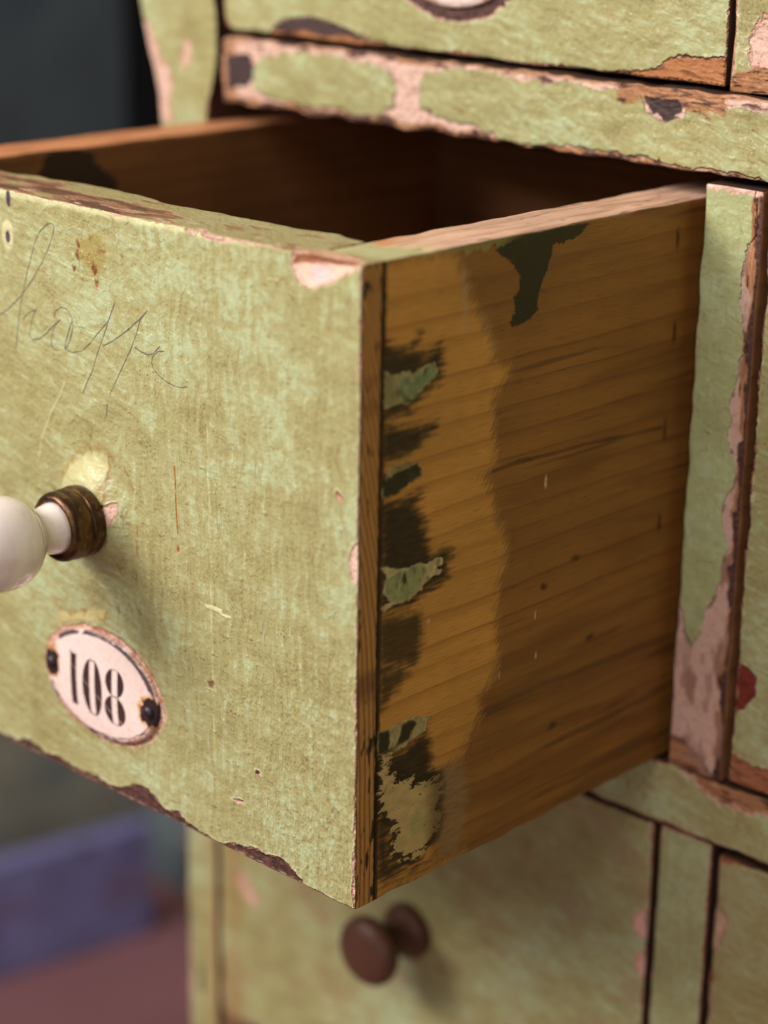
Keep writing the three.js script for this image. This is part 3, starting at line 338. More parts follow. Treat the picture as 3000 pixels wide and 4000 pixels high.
  SHAPES.flecks_side.forEach(([a, b], i) => { const k = [1.15, 0.75, 0.7, 0.8][i], d = Math.hypot(z - a, (y - b) * (y < b ? 0.55 : 0.3)) / k + 0.3 * noise(z * 1.5, y * 1.5); mixc(o, [206, 190, 142], [0.8, 0.85, 0.85, 0.5][i] * sstep(0.85, 0.45, d)); o[3] += 0.3 * sstep(0.9, 0.3, d); });
  SHAPES.knots_side.forEach(([a, b], i) => { const d = Math.hypot((z - a) * (i < 4 ? 1 : 0.5), (y - b) * (i < 4 ? 0.3 : 0.9)) + 0.7 * fbm(z * 0.5, y * 0.4, 3); mixc(o, [46, 30, 14], 0.6 * sstep(1.5, 0.2, d)); });
  o[4] = Math.min(o[4], 0.62);
});
const sideRim = surface(-20, 0, -DEPTH, -T, 5, (x, z, o) => {   // top edge of the side board
  pine(z, x, o, [208, 172, 148], 6); mixc(o, [164, 122, 102], 0.6 * sstep(0.05, 0.4, fbm(z * 0.04, x * 0.25, 3)));
  const p = sstep(-38, -20, z + 8 * fbm(x * 0.15, z * 0.08, 3)); mixc(o, [210, 200, 150], 0.9 * p * sstep(-15, -11, x + 3 * fbm(z * 0.2, 3, 2))); mixc(o, [208, 138, 88], 0.9 * p * sstep(-12, -16, x + 2 * fbm(z * 0.3, 8, 2)));
  mixc(o, [96, 78, 70], 0.5 * sstep(0.3, 0.5, fbm(z * 0.1 + 8, x * 0.3, 3))); { const c = [0, 0, 0, 0, 0]; green(x, z, 3.3, c); mixc(c, [204, 200, 150], 0.45); mixc(o, c, sstep(-27, -21, z + 5 * fbm(x * 0.12, z * 0.1, 3))); } mixc(o, [70, 62, 40], 0.7 * sstep(0.8, 0.2, -x - 0.6 * Math.max(0, fbm(z * 0.2, 2, 3)))); o[4] = 0.65;
});
const sideRimLeft = surface(0, 20, -DEPTH, -T, 4, (x, z, o) => { pine(z, x, o, [204, 142, 100], 8); mixc(o, [150, 96, 64], 0.5 * sstep(0, 0.4, fbm(z * 0.05, x * 0.2, 3))); });
const sideInner = surface(-DEPTH, -T, -H, 0, 3, (z, y, o) => { pine(z, y, o, [128, 86, 46], 4); mixc(o, [48, 34, 20], 0.9 * sstep(0.6, -0.6, outlineStain(z, y) + 6 * fbm(z * 0.06, y * 0.1, 4))); }, { plain: 0.7 });
function outlineStain(z, y) { return Math.hypot((z + 62) * 0.6, y + 12) - 11; }
const sw = (x, y, z) => [0.2 * fbm(y * 0.03, z * 0.02 + 5, 2), y > -4 ? 0.45 * fbm(z * 0.05, x * 0.05 + 3, 3) : 0, 0];
part(drawer, 'side_panel', slab(-20, 0, -H, -0.1, -DEPTH, -T - 0.12, { step: 2.2, r: 0.7, wear: 1.3, warp: sw }), six(INNER, { px: sideFace, nx: sideInner, py: sideRim, ny: SHADEWOOD }), 'bare orange wood side with sanded band and scraps of old paint');
part(drawer, 'side_panel', slab(-W, -W + 20, -H, -0.1, -DEPTH, -T - 0.12, { step: 2.2, r: 0.8, wear: 1.3, warp: sw }), six(INNER, { px: sideInner, nx: DARKWOOD, py: sideRimLeft, ny: SHADEWOOD }));
part(drawer, 'back_panel', slab(-W + 20.3, -20.3, -H + 8, -12, -DEPTH + 2, -DEPTH + 16, { step: 12, r: 0.8 }), INNER);
part(drawer, 'bottom_panel', slab(-W + 20.3, -20.3, -H + 6, -H + 14, -DEPTH + 16.3, -23.3, { step: 12, r: 0.5 }), INNER);

// porcelain knob in a brass collar
const PORCELAIN = surface(0, 90, 0, 60, 8, (a, b, o) => { o[0] = 241; o[1] = 232; o[2] = 229; const n = fbm(a * 0.12, b * 0.15, 3); mixc(o, [226, 208, 196], 0.5 * sstep(0, 0.5, n)); mixc(o, [190, 164, 140], 0.5 * sstep(0.02, 0, Math.abs(noise(a * 0.14, b * 0.12 + 3))) * sstep(0.1, 0.4, noise(a * 0.05 + 4, b * 0.07))); mixc(o, [150, 116, 84], 0.8 * sstep(0.84, 0.92, noise(a * 0.9, b * 0.9 + 6))); mixc(o, [150, 120, 90], 0.7 * sstep(2.2, 0.6, b + 1.5 * fbm(a * 0.4, 2, 3))); o[3] = 0.02 * n; o[4] = 0.16 + 0.1 * Math.abs(n); }, { spec: 0.9 });
PORCELAIN.clearcoat = 1; PORCELAIN.clearcoatRoughness = 0.05;
const BRASS = surface(0, 70, 0, 18, 8, (a, b, o) => { const n = fbm(a * 0.12, b * 0.2, 3), g = fbm(a * 0.4, b * 0.7, 3); o[0] = 112; o[1] = 86; o[2] = 50; mixc(o, [66, 48, 38], sstep(-0.35, 0.25, n)); mixc(o, [176, 140, 70], 0.4 * sstep(0.2, 0.5, g)); o[3] = 0.04 * g; o[4] = 0.34 + 0.25 * Math.abs(n); });
BRASS.metalness = 0.75;
function porcelainKnob(parent, x, y, z) {
  const k = new THREE.Group(); k.name = 'knob'; k.userData.label = 'white porcelain knob in a tarnished brass collar'; parent.add(k);
  part(k, 'brass_collar', lathe([...profile([[3.2, -0.5], [3.4, 2.0], [3.6, 3.4]], 8), ...profile([[8.5, 3.6], [10.3, 4.1], [10.8, 5.6], [10.7, 7.6], [10.2, 8.4], [10.55, 9.2], [10.6, 10.6], [10.3, 12.2], [10.5, 13.2], [10.0, 14.8], [9.0, 15.6], [8.0, 15.3], [7.4, 14.6]], 70)], x, y, z, 96), BRASS);
  part(k, 'porcelain_ball', lathe(profile([[7.6, 13.5], [7.7, 15.6], [7.3, 17.5], [6.9, 19.5], [6.9, 21.5], [7.7, 23.6], [9.3, 25.2], [10.0, 25.6], [11.9, 27.6], [13.3, 31.0], [13.9, 35.5], [13.5, 40.5], [11.6, 45.6], [8.0, 49.4], [4.0, 51.0], [0.0005, 51.4]], 110), x, y, z, 96), PORCELAIN);
  return k;
}
porcelainKnob(drawer, -108.5, -92, 0);
// oval enamel number plate
function enamel(digits) {
  return surface(-28.2, 28.2, -18.2, 18.2, 12, (x, y, o) => {
    const e = Math.hypot(x / 28, y / 18), n = fbm(x * 0.3, y * 0.3, 3), f = fbm(x * 1.4, y * 1.4, 3), an = Math.atan2(y / 18, x / 28);
    o[0] = 234; o[1] = 216; o[2] = 210; scalec(o, 1 + 0.03 * n); mixc(o, [214, 170, 130], 0.35 * sstep(0.25, 0.6, fbm(x * 0.5 + 3, y * 0.25, 3))); mixc(o, [190, 140, 100], 0.5 * sstep(0.62, 0.8, noise(x * 0.6, y * 0.9 + 4) + 0.5 * f)); mixc(o, [206, 184, 172], 0.6 * sstep(0.04, 0, Math.abs(noise(x * 0.3 + y * 0.25, y * 0.1 - x * 0.12)))); o[4] = 0.2 + 0.1 * Math.abs(n);
    if (digits) {
      const X = x, Y = y, ell = (cx, cy, rx, ry) => Math.hypot((X - cx) / rx, (Y - cy) / ry); let k = 0; const px = 0.05;
      k = Math.max(k, sstep(px, -px, Math.max(Math.abs(X + 12) - 1.5, Math.abs(Y + 0.8) - 8.9)), sstep(px, -px, Math.max(Math.abs(X + 13.3) - 0.7, Math.abs(Y - 7.3 + 0.9 * (X + 12.6)) - 0.4)));
      for (const [cx, cy, rx, ry] of [[-2.3, -1, 4.8, 9.6], [8.8, 3.9, 4.2, 4.6], [8.6, -5.7, 4.8, 5.0]]) { const q = (ell(cx, cy, rx, ry) - 1) * rx; k = Math.max(k, sstep(px, -px, Math.max(q - 0.15, 1.3 - Math.abs(X - cx))), 0.75 * sstep(0.18, 0.05, Math.abs(q + 0.1))); }
      const scr = sstep(0.2, 0.05, Math.abs(noise(x * 0.06 + y * 0.1, 2) * 6 + (y + 0.55 * x + 1.5)) ); mixc(o, [58, 42, 42], 0.96 * k * (1 - 0.8 * scr)); mixc(o, [205, 190, 186], 0);
    }
    const ring = sstep(0.05, 0.03, Math.abs(e - 0.95)) * (sstep(-0.05, 0.1, fbm(an * 2.2 + 3.4, 2.2, 2) + 0.16)); if (digits) mixc(o, [48, 40, 54], 0.95 * ring * sstep(-0.2, 0.05, fbm(an * 3.3 + 1, e * 6, 3)));
    const chip = sstep(0.9, 0.93, e + 0.05 * fbm(an * 5, 1, 3) + 0.03 * n); const c = [0, 0, 0]; pink(x * 2, y * 2, c); mixc(c, [164, 104, 74], 0.7 * sstep(-0.1, 0.25, f)); mixc(o, c, chip * (1 - 0.8 * ring) * sstep(-0.25, 0.1, fbm(an * 3.1 + 9, 4, 3) + 0.1)); o[4] += chip * 0.3; o[3] -= 0.2 * chip;
    for (const sx of [-1, 1]) { const d = Math.hypot((x - sx * 24.8) * 0.75, (y + sx * 1.6) * 0.7) + 1.5 * fbm(x * 0.3, y * 0.3 + sx * 3, 4); mixc(o, [196, 132, 62], 0.7 * sstep(4.6, 3.2, d)); mixc(o, [44, 30, 34], sstep(3.6, 3.0, d)); o[3] -= 0.3 * sstep(3.6, 3.0, d); o[4] = Math.max(o[4], 0.55 * sstep(3.6, 3.0, d)); }
  }, { spec: 0.8 });
}
function ovalPlate(x, y, z) {                          // domed oval sheet, 0.8 mm thick at its rim
  const pos = [], uv = [], idx = [], n = 72, m = 14, ring = (k) => 1 + k * n;
  pos.push(0, 0, 2.9); uv.push(0.5, 0.5);
  for (let k = 0; k <= m + 1; k++) for (let i = 0; i < n; i++) { const a = i / n * Math.PI * 2, t = Math.min(1, (k + 1) / (m + 1)), zz = k > m ? 0 : 2.9 - 1.5 * t * t; pos.push(26.6 * t * Math.cos(a), 17.1 * t * Math.sin(a), zz); uv.push(0.5 + 0.4965 * t * Math.cos(a), 0.5 + 0.4945 * t * Math.sin(a)); }
  for (let i = 0; i < n; i++) { const j = (i + 1) % n; idx.push(0, 1 + i, 1 + j); for (let k = 0; k <= m; k++) { const a = ring(k) + i, b = ring(k) + j, c = ring(k + 1) + i, d = ring(k + 1) + j; idx.push(a, c, b, b, c, d); } }
  const g = new THREE.BufferGeometry(); g.setAttribute('position', new THREE.Float32BufferAttribute(pos, 3)); g.setAttribute('uv', new THREE.Float32BufferAttribute(uv, 2)); g.setIndex(idx); g.computeVertexNormals(); return g.translate(x, y, z);
}
const SCREW = new THREE.MeshPhysicalMaterial({ color: new THREE.Color(0.035, 0.024, 0.028), roughness: 0.4, metalness: 0.4 });
const screwHead = (x, y, z) => lathe([[0.001, 1.5], [0.8, 1.45], [1.6, 1.05], [2.15, 0.3], [2.2, -0.6]].reverse(), x, y, z, 24).scale(1, 1, 1);
function numberPlate(parent, x, y, z, mat, label) { const p = part(parent, 'number_plate', ovalPlate(x, y, z), mat, label); for (const s of [-1, 1]) { const m = part(p, 'screw', screwHead(x + s * 22.9, y - s * 1.3, z + 1.7), SCREW); } return p; }
numberPlate(drawer, -107, -145.5, -0.25, enamel(true), 'oval white enamel plate reading 108');

// ---------- the chest ----------
const Z0 = -140.3;
const chest = thing('apothecary_chest', 'old chest of small drawers in chipped pale green paint over pink primer', 'chest', [0, -FLOOR, -290]);
const chestWood = DARKWOOD;
const railTop = surface(-206, 262, 8, 31.6, 4, (x, y, o) => {
  pink(x, y, o); bare(x, y, o, sstep(0.5, -0.5, y - 10.2 - 5.5 * Math.max(0, fbm(x * 0.07, 2, 4)) + 1.2 * fbm(x * 0.5, y * 0.6, 3))); brown(x, y, o, 0.95 * sstep(0.4, -0.4, y - 8.2 - 6 * Math.max(0, fbm(x * 0.09 + 5, 4.4, 4) - 0.05) + 1.2 * fbm(x * 0.6, y * 0.6, 3))); bare(x, y, o, 0.8 * sstep(2, 0.6, 31.6 - y + 1.5 * fbm(x * 0.08, 4, 3))); bare(x, y, o, 0.8 * sstep(-196, -200, x)); o[3] = 0.35 * fbm(x * 0.3, y * 0.7, 4); o[4] = 0.65;
  brown(x, y, o, 0.9 * sstep(0.12, 0.3, fbm(x * 0.07 + 6, y * 0.2, 4)) * sstep(5, 2, Math.min(y - 8, 31.6 - y)));
  const d = Math.min(O.rail_green_a(x, y), O.rail_green_b(x, y)) + 1.7 * fbm(x * 0.2, y * 0.3, 5), m = sstep(0.25, -0.25, d), c = [0, 0, 0, 0, 0]; green(x, y, 8.8, c, 0, 0.4); mixc(o, c, m); if (m > 0.5) { o[3] = c[3] + 0.9; o[4] = c[4]; } brown(x, y, o, 0.8 * sstep(0.55, 0.1, Math.abs(d - 0.45)) * sstep(0.05, 0.4, noise(x * 0.25 + 9, y * 0.25))); mixc(o, [214, 196, 172], 0.6 * sstep(0.7, 0, Math.abs(d - 0.3)) * sstep(-0.2, 0.3, noise(x * 0.3, y * 0.3 + 3)));
  bare(x, y, o, 0.95 * sstep(0.6, -0.6, Math.max(Math.abs(x + 2) - 20, 25.5 - y) + 3.5 * fbm(x * 0.12, y * 0.3, 4))); const k = Math.min(O.rail_dark(x, y), O.rail_dark_b(x, y)) + 1.6 * fbm(x * 0.25, y * 0.35, 4); { const q = [60, 46, 46]; scalec(q, 1 + 0.5 * fbm(x * 0.3, y * 0.8, 3)); mixc(o, q, sstep(0.35, -0.35, k)); o[3] -= 0.3 * sstep(0.3, -0.3, k); } bare(x, y, o, 0.85 * sstep(0.3, -0.3, Math.max(Math.abs(x + 107) - 9, 29 - y) + 1.5 * fbm(x * 0.2, y * 0.3, 2))); });
const railLow = surface(-214, 262, -203, -181, 3, (x, y, o) => {
  green(x, y, 6.1, o, 0, 0.25); const e = Math.min(y + 203, -181 - y) - 0.8 - 1.6 * Math.max(0, fbm(x * 0.07, y > -192 ? 3 : 8, 3)); flake(x, y, o, e, (a, b, c) => { bare(a, b, c); mixc(c, [120, 60, 44], 0.4); }, { rag: 0.5, rim: 0.6, red: 0.4 });
  flake(x, y, o, (Math.hypot((x - 40) / 20, (y + 180) / 8) - 1) * 9, (a, b, c) => { bare(a, b, c); }, { rag: 1.6, rim: 1.2, freq: 0.4 }); });
const dividerFace = surface(4, 24.2, -180.8, 5.5, 5, (x, y, o) => {
  pink(x, y, o); mixc(o, [184, 154, 142], 0.6); mixc(o, [128, 92, 78], 0.7 * sstep(0.12, 0.36, fbm(x * 0.12 + 7, y * 0.05, 4))); o[3] = 0.1 * fbm(x * 0.3, y * 0.2, 3); o[4] = 0.6; const rag = fbm(x * 0.3, y * 0.16, 3);
  const d = O.div_green(x, y) + 0.9 * rag + 0.8 * fbm(x * 0.9, y * 0.6, 3), m = sstep(0.25, -0.25, d), c = [0, 0, 0, 0, 0]; green(x, y, 4.4, c, 0.7, 0.3); mixc(c, [172, 196, 150], 0.35); mixc(o, c, m); if (m > 0.5) { o[3] = c[3] + 0.9; o[4] = c[4]; } brown(x, y, o, 0.8 * sstep(0.5, 0.1, Math.abs(d - 0.4)) * sstep(0.05, 0.4, noise(x * 0.25 + 9, y * 0.2)));
  mixc(o, [206, 208, 164], 0.45 * sstep(0.6, 0, Math.abs(d - 0.1)));
  bare(x, y, o, sstep(0.4, -0.4, 24.2 - x - 2.0 - 4.5 * Math.max(0, fbm(y * 0.05, 3.4, 4) + 0.14) + 1.6 * rag), 1); brown(x, y, o, sstep(0.3, -0.3, 24.2 - x - 1.1 - 4.2 * Math.max(0, fbm(y * 0.08, 6.4, 4)) + 1.2 * rag));
  bare(x, y, o, sstep(0.5, -0.5, O.div_brown(x, y) + 1.6 * rag)); brown(x, y, o, 0.9 * sstep(1.0, -0.2, Math.abs(O.div_brown(x, y) + 1.6 * rag - 0.6)));
  mixc(o, [150, 120, 108], 0.7 * sstep(0.1, 0.4, fbm(x * 0.2, y * 0.06, 3)) * sstep(-125, -140, y)); pink(x, y, o, sstep(0.5, -0.5, 5.5 - y - 1.6 - 1.5 * rag)); });
const dividerLow = surface(2.2, 22.6, -388, -204.3, 4, (x, y, o) => { green(x, y, 7.7, o, 1, 0.6); mixc(o, [156, 168, 126], 0.35); const e = Math.min(x - 2.2, 22.6 - x, -204.3 - y) - 0.6 - 1.5 * Math.max(0, fbm(x > 12 ? 5 : 1, y * 0.06, 3)); flake(x, y, o, e, (a, b, c) => { bare(a, b, c, 1, 1); mixc(c, [120, 50, 40], 0.4); }, { rag: 0.5, red: 0.5 }); });
const dividerUp = surface(9.5, 24.2, 32, 216, 4, (x, y, o) => { green(x, y, 1.7, o, 1, 0.6); const e = Math.min(x - 9.5, 24.2 - x) - 0.8 - 2.2 * Math.max(0, fbm(x > 12 ? 5 : 1, y * 0.06, 3)); flake(x, y, o, e, (a, b, c) => bare(a, b, c, 1, 1), { rag: 0.6 }); const p = Math.hypot((x - 21) / 6, (y - 45) / 9) * 4 - 4; flake(x, y, o, p, (a, b, c) => pink(a, b, c), { rag: 0.7 }); bare(x, y, o, sstep(0.5, -0.5, y - 36 - 3 * fbm(x * 0.2, 4, 2) - (x - 9) * 0.35)); });
const stileFace = surface(-252, -213, -420, 236, 3, (x, y, o) => {
  green(x, y, 9.9, o, 1, 0.3); const under = (a, b, c) => { pink(a, b, c); }; flake(x, y, o, Math.min(O.stile_pink_a(x, y), O.stile_pink_b(x, y)), under, { rag: 1.3, rim: 1, freq: 0.5 });
  const ex = edgeL(y); flake(x, y, o, x - ex - 0.8 - 2.5 * Math.max(0, fbm(y * 0.04, 3.3, 3)), under, { rag: 0.6 }); flake(x, y, o, edgeR(y) - x - 0.6 - 2.2 * Math.max(0, fbm(y * 0.05, 6.1, 3)), (a, b, c) => { bare(a, b, c, 1, 1); }, { rag: 0.6 });
  mixc(o, [168, 138, 88], 0.6 * sstep(4, 0, Math.abs(x - edgeR(y) + 3)) * sstep(-200, -230, y)); });
function edgeL(y) { return -231.5 - 8 * sstep(-190, -10, y) - 11.5 * sstep(-6, 48, y); }
function edgeR(y) { return -214.2 + 5.5 * sstep(0, 26, y) * sstep(62, 36, y); }
{ const g = slab(-236, -214, -FLOOR, 236, Z0 - 22, Z0, { step: 3, r: 1.2, wear: 1, warp: (x, y, z) => [x < -225 ? edgeL(y) + 236 : edgeR(y) + 214, 0, 0.5 * fbm(x * 0.05, y * 0.03, 2)] });
  const p = g.attributes.position, u = g.attributes.uv; for (let i = 0; i < p.count; i++) { u.setXY(i, (p.getX(i) + 252) / 39, (Math.max(-420, p.getY(i)) + 420) / 656); }
  part(chest, 'stile', g, six(stileFace, { px: SHADEWOOD, nx: stileFace, py: PAINT, ny: PAINT, nz: DARKWOOD })); }
part(chest, 'side_panel', slab(-232, -218, -FLOOR, 236, -440, Z0 - 22.3, { step: 20, r: 1 }), six(PAINT, { px: chestWood }));
part(chest, 'side_panel', slab(243, 262, -FLOOR, 236, -440, Z0 - 22.3, { step: 20, r: 1 }), six(PAINT, { nx: chestWood }));
part(chest, 'stile', slab(242, 262.3, -FLOOR, 236, Z0 - 22, Z0, { step: 8, r: 1 }), PAINT);
part(chest, 'back_panel', slab(-217.7, 242.7, -420, 236, -440, -428, { step: 40, r: 0.8 }), chestWood);
const rw = (x, y, z) => [0, 1.3 * fbm(x * 0.09, z * 0.05 + (y > 20 ? 5 : 2), 4), 0.4 * fbm(x * 0.04, y * 0.1, 2)];
part(chest, 'rail', slab(-206, 241.7, 8, 31.6, Z0 - 22, Z0, { step: 1.6, r: 1.3, wear: 1.2, warp: rw }), six(railTop, { py: SHADEWOOD, ny: SHADEWOOD, nx: SHADEWOOD, px: SHADEWOOD, nz: DARKWOOD }), 'worn green rail with pink primer and bare wood patches');
part(chest, 'rail', slab(-213.6, 241.7, -203, -181.2, Z0 - 22, Z0, { step: 2, r: 1.1, wear: 1, warp: rw }), six(railLow, { py: SHADEWOOD, ny: SHADEWOOD, nz: DARKWOOD }));
part(chest, 'rail', slab(-213.6, 241.7, -410, -388.5, Z0 - 22, Z0, { step: 8, r: 1.1 }), PAINT);
part(chest, 'rail', slab(-213.6, 241.7, 217, 236, Z0 - 22, Z0, { step: 8, r: 1.1 }), PAINT);
part(chest, 'apron', slab(-213.6, 241.7, -600, -410.4, Z0 - 18, Z0 - 2, { step: 20, r: 1 }), PAINT);
for (const y of [19.8, -192, -399, 226]) part(chest, 'shelf', slab(-217.7, 242.7, y - 9, y + 7, -427.7, Z0 - 22.4, { step: 40, r: 0.5 }), chestWood);
part(chest, 'divider', slab(4, 24.2, -180.8, 5.5, Z0 - 20, Z0 + 0.4, { step: 1.6, r: 0.9, wear: 1.3, warp: (x, y, z) => [x > 20 ? 0.7 * fbm(y * 0.05, 4, 3) : 0, 0, 0.4 * fbm(x * 0.1, y * 0.03, 2)] }), six(DARKWOOD, { pz: dividerFace, py: SHADEWOOD }), 'divider with green paint above and pink primer below');
part(chest, 'divider', slab(2.2, 22.6, -388, -203.6, Z0 - 20, Z0 - 0.4, { step: 3, r: 1, wear: 1 }), six(SHADEWOOD, { pz: dividerLow }));
part(chest, 'divider', slab(9.5, 24.2, 32.2, 216, Z0 - 20, Z0 - 0.4, { step: 3, r: 1, wear: 1 }), six(SHADEWOOD, { pz: dividerUp }));
for (const [y0, y1] of [[-182.6, 9.8], [-389.6, -202.4], [28.2, 215.6]]) part(chest, 'partition', slab(6, 20, y0, y1, -427.6, Z0 - 22.6, { step: 40, r: 0.5 }), chestWood);
part(chest, 'top_board', slab(-246, 276, 236.3, 256, -446, Z0 + 14, { step: 20, r: 2 }), PAINT);

// ---------- closed drawers ----------
function closedDrawer(name, label, x0, x1, y0, y1, S, extra, step = 3) {
  const d = thing(name, label, 'drawer', [(x0 + x1) / 2, y0, Z0 - 12], 'closed drawers of the chest');
  const face = surface(x0, x1, y0, y1, 4, (x, y, o) => {
    green(x, y, S, o, 0.1, 0.22);
    const e = Math.min(Math.min(x - x0, x1 - x, y - y0, y1 - y) - 0.5 - 3.4 * Math.max(0, fbm(x * 0.06 + S, y * 0.06, 4) - 0.08), Math.hypot(x - x0, y - y0) - 5 - 4 * fbm(x * 0.1, y * 0.1 + S, 2), (0.66 - fbm(x * 0.07 + S, y * 0.08 + 30, 4)) * 9);
    flake(x, y, o, e, (a, b, c) => { bare(a, b, c); mixc(c, [124, 64, 46], 0.35); }, { rag: 0.9, red: 0.4 }); if (extra) extra(x, y, o); });
  part(d, 'front_panel', slab(x0, x1, y0, y1, Z0 - 23, Z0 - 1, { step, r: 1.3, wear: 1.2, warp: (x, y, z) => [0, 0, 0.5 * fbm(x * 0.02, y * 0.03 + S, 2)] }), six(SHADEWOOD, { pz: face, nz: DARKWOOD }));
  return d;
}
const upper = closedDrawer('closed_drawer', 'closed green drawer with white oval plate, above the open drawer', -205.5, 7.5, 33.2, 214, 11.1, (x, y, o) => {
  const wood = (a, b, c) => { bare(a, b, c); mixc(c, [176, 112, 62], 0.45); };
  flake(x, y, o, O.up_chip_a(x, y), (a, b, c) => { wood(a, b, c); mixc(c, [60, 46, 48], 0.95 * sstep(-0.4, 0.6, b - 35.2 - 1.2 * noise(a * 0.1, 3))); }, { rag: 0.7, rim: 0.4, depth: 0.9 }); flake(x, y, o, O.up_chip_b(x, y), (a, b, c) => { wood(a, b, c); mixc(c, [50, 38, 34], 0.9 * sstep(-0.3, 0.8, b - 40 - 0.1 * (a + 10) - 1.5 * noise(a * 0.15, 3))); }, { rag: 0.7, rim: 0.5, depth: 1.2 });
  const pe = (Math.hypot((x + 97) / 27, (y - 64) / 19) - 1) * 20; flake(x, y, o, pe - 1.2 - 1.5 * Math.max(0, fbm(x * 0.14, 3, 2)), (a, b, c) => brown(a, b, c), { rag: 0.5, rim: 0.5 }); mixc(o, [184, 182, 110], 0); }, 2);
numberPlate(upper, -97, 65.5, Z0 - 1.2, enamel(false), 'oval white enamel plate, lower rim in view'); porcelainKnob(upper, -105, 124, Z0 - 1);
const lower = closedDrawer('closed_drawer', 'closed green drawer with brown wooden knob, below the open drawer', -213, -0.6, -384.5, -204.6, 13.3, (x, y, o) => {
  for (const p of O.low_pink) flake(x, y, o, p(x, y), (a, b, c) => { pink(a, b, c); mixc(c, [226, 170, 158], 0.5); }, { rag: 0.6, rim: 1 });
  const ld = O.low_dark(x, y); flake(x, y, o, ld, (a, b, c) => brown(a, b, c), { rag: 0.8, rim: 0.8 }); mixc(o, [150, 122, 96], 0.4 * sstep(0.05, 0.45, fbm(x * 0.035 + 4, y * 0.05, 4)));
  mixc(o, [150, 120, 76], 0.5 * sstep(9, 2, Math.abs(x + 205) + 6 * noise(2, y * 0.05))); }, 2.5);
const KNOBWOOD = surface(0, 60, 0, 60, 6, (a, b, o) => { const n = fbm(a * 0.3, b * 0.6, 3), f = fbm(a * 1.2, b * 3, 2); o[0] = 92; o[1] = 62; o[2] = 48; scalec(o, 1 + 0.25 * n + 0.15 * f); mixc(o, [58, 32, 28], 0.7 * sstep(0.1, 0.4, n)); o[3] = 0.06 * f; o[4] = 0.42; });
part(lower, 'knob', lathe(profile([[10.6, -1], [10.9, 1.5], [10.2, 4.2], [8.2, 6.6], [6.6, 10.5], [6.8, 14.5], [9.6, 17.6], [12.4, 19.2], [13.4, 21.2], [13.1, 23.6], [11.2, 25.8], [7.4, 27.4], [3, 28.2], [0.0005, 28.3]], 80), -107.5, -287.5, Z0 - 1, 64), KNOBWOOD, 'brown turned wooden mushroom knob');
const rightMid = closedDrawer('closed_drawer', 'closed green drawer right of the divider, dark red chip on its left edge', 25.6, 240, -180, 6.2, 15.7, (x, y, o) => {
  flake(x, y, o, O.red_chip(x, y), (a, b, c) => { c[0] = 112; c[1] = 46; c[2] = 34; scalec(c, 1 + 0.3 * fbm(a * 0.4, b * 0.4, 3)); }, { rag: 0.5, rim: 0.1 }); flake(x, y, o, O.low_corner(x, y), (a, b, c) => { bare(a, b, c); mixc(c, [150, 88, 58], 0.5); }, { rag: 0.8, rim: 0.6, red: 0.9 }); flake(x, y, o, x - 26.5 - 1.5 * Math.max(0, fbm(y * 0.06, 3, 3)), (a, b, c) => brown(a, b, c), { rag: 0.4, red: 0.8 }); });
const rightLow = closedDrawer('closed_drawer', 'closed green drawer at the bottom right, pink chips on its left edge', 24.4, 240, -384.5, -206, 17.9, (x, y, o) => {
  for (const p of O.right_pink) flake(x, y, o, p(x, y), (a, b, c) => pink(a, b, c), { rag: 0.5 }); flake(x, y, o, O.right_red(x, y), (a, b, c) => { bare(a, b, c); mixc(c, [140, 50, 40], 0.6); }, { rag: 0.6 }); mixc(o, [128, 104, 60], 0.3); });
const rightUp = closedDrawer('closed_drawer', 'closed green drawer at the top right corner beside the upper divider', 25.8, 240, 33.4, 214, 19.1, (x, y, o) => { flake(x, y, o, Math.hypot((x - 27) / 5, (y - 50) / 12) * 4 - 4, (a, b, c) => pink(a, b, c), { rag: 0.8 }); });
for (const [d, y] of [[rightMid, -88], [rightLow, -287], [rightUp, 124]]) porcelainKnob(d, 133, y, Z0 - 1);

// ---------- behind: floor, far wall, board and low box out of focus ----------
const uvmm = (g, s) => { const u = g.attributes.uv; for (let i = 0; i < u.count; i++) u.setXY(i, u.getX(i) * s, u.getY(i) * s); return g; };
const floorMat = surface(0, 1600, 0, 1600, 0.3, (x, y, o) => { const n = fbm(x * 0.006, y * 0.006, 3), f = fbm(x * 0.03, y * 0.03, 3); o[0] = 128; o[1] = 88; o[2] = 92; scalec(o, 1 + 0.2 * n + 0.1 * f); mixc(o, [98, 46, 54], sstep(0.0, 0.3, fbm(x * 0.005 + 7, y * 0.008, 2))); mixc(o, [150, 96, 64], 0.6 * sstep(0.1, 0.4, fbm(x * 0.007, y * 0.005 + 9, 2))); o[4] = 0.6; });
structure('floor', new THREE.PlaneGeometry(6000, 6000).rotateX(-Math.PI / 2).translate(0, -FLOOR, -500), floorMat);
const wallMat = surface(0, 1600, 0, 1600, 0.2, (x, y, o) => { const n = fbm(x * 0.004, y * 0.004, 3); o[0] = 20; o[1] = 23; o[2] = 27; scalec(o, 1 + 0.25 * n); o[4] = 0.85; });
structure('wall', new THREE.PlaneGeometry(6000, 3000).translate(0, -FLOOR + 1500, -1500), wallMat);
const turn = Math.atan2(34, 164);
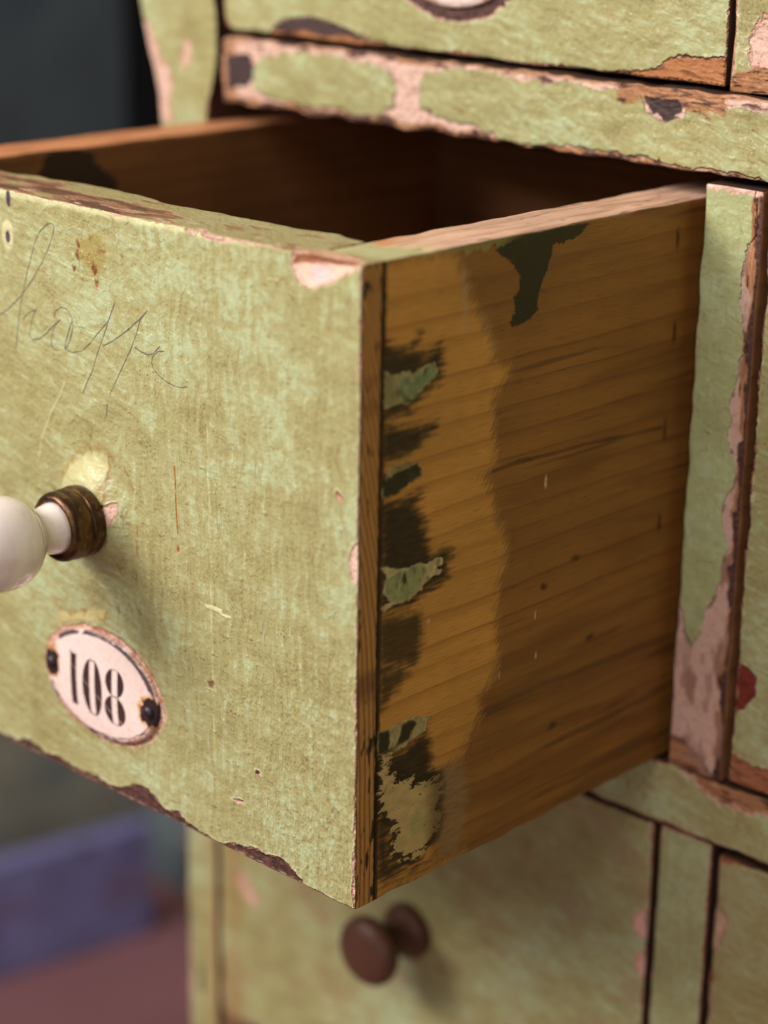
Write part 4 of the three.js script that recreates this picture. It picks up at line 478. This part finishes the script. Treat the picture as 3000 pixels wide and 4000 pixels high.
const slate = (c) => surface(0, 700, 0, 900, 0.5, (x, y, o) => { const n = fbm(x * 0.008, y * 0.006, 3), f = fbm(x * 0.05, y * 0.03, 3); o[0] = c[0]; o[1] = c[1]; o[2] = c[2]; scalec(o, 1 + 0.3 * n + 0.1 * f); mixc(o, [c[0] * 0.7, c[1] * 0.8, c[2] * 0.9], 0.6 * sstep(-0.1, 0.4, fbm(x * 0.01, y * 0.008 + 5, 2))); mixc(o, [c[0] * 1.15, c[1], c[2] * 0.95], 0.5 * sstep(0.1, 0.4, fbm(x * 0.012 + 3, y * 0.01, 2))); o[4] = 0.75; });
const board = thing('slate_board', 'tall slate grey board out of focus behind the chest, light falloff painted as a paler lower half', 'board', [-965, -FLOOR, -330]);
part(board, 'shaded_panel', slab(-978, -958, -299, 900, -655, 60, { step: 60, r: 2 }), slate([60, 72, 78])); part(board, 'lit_panel', slab(-978, -958, -FLOOR, -299.5, -655, 60, { step: 60, r: 2 }), slate([128, 130, 118])); board.rotation.y = -0.3;  // light falloff over the board put into two panel colours
const standIn = thing('grey_stand_in', 'low teal grey block standing in for the wall between the violet box and the chest, out of focus', 'cabinet', [-800, -FLOOR, -760]);
part(standIn, 'body', slab(-1000, -640, -FLOOR, -420, -900, -640, { step: 60, r: 5 }), slate([96, 110, 114]));  // added block, fills in for the wall surface behind the box
const violet = surface(0, 700, 0, 110, 1, (x, y, o) => { const n = fbm(x * 0.012, y * 0.02, 3), f = fbm(x * 0.05, y * 0.08, 3); o[0] = 118; o[1] = 120; o[2] = 170; scalec(o, 1 + 0.22 * n + 0.08 * f); mixc(o, [118, 92, 118], 0.7 * sstep(0, 0.4, fbm(x * 0.01 + 4, y * 0.012, 2))); mixc(o, [64, 58, 88], 0.7 * sstep(0.25, 0.45, fbm(x * 0.025 + 4, y * 0.03, 2))); o[4] = 0.7; });
const crate = thing('violet_box', 'low blue violet box lying out of focus on the reddish floor', 'box', [-787, -FLOOR, -584]);
{ const g = slab(-805, -787, -FLOOR, -652, -584, -170, { step: 30, r: 4 }); part(crate, 'body', g, violet); crate.rotation.y = -turn; }

renderer.render(scene, camera);
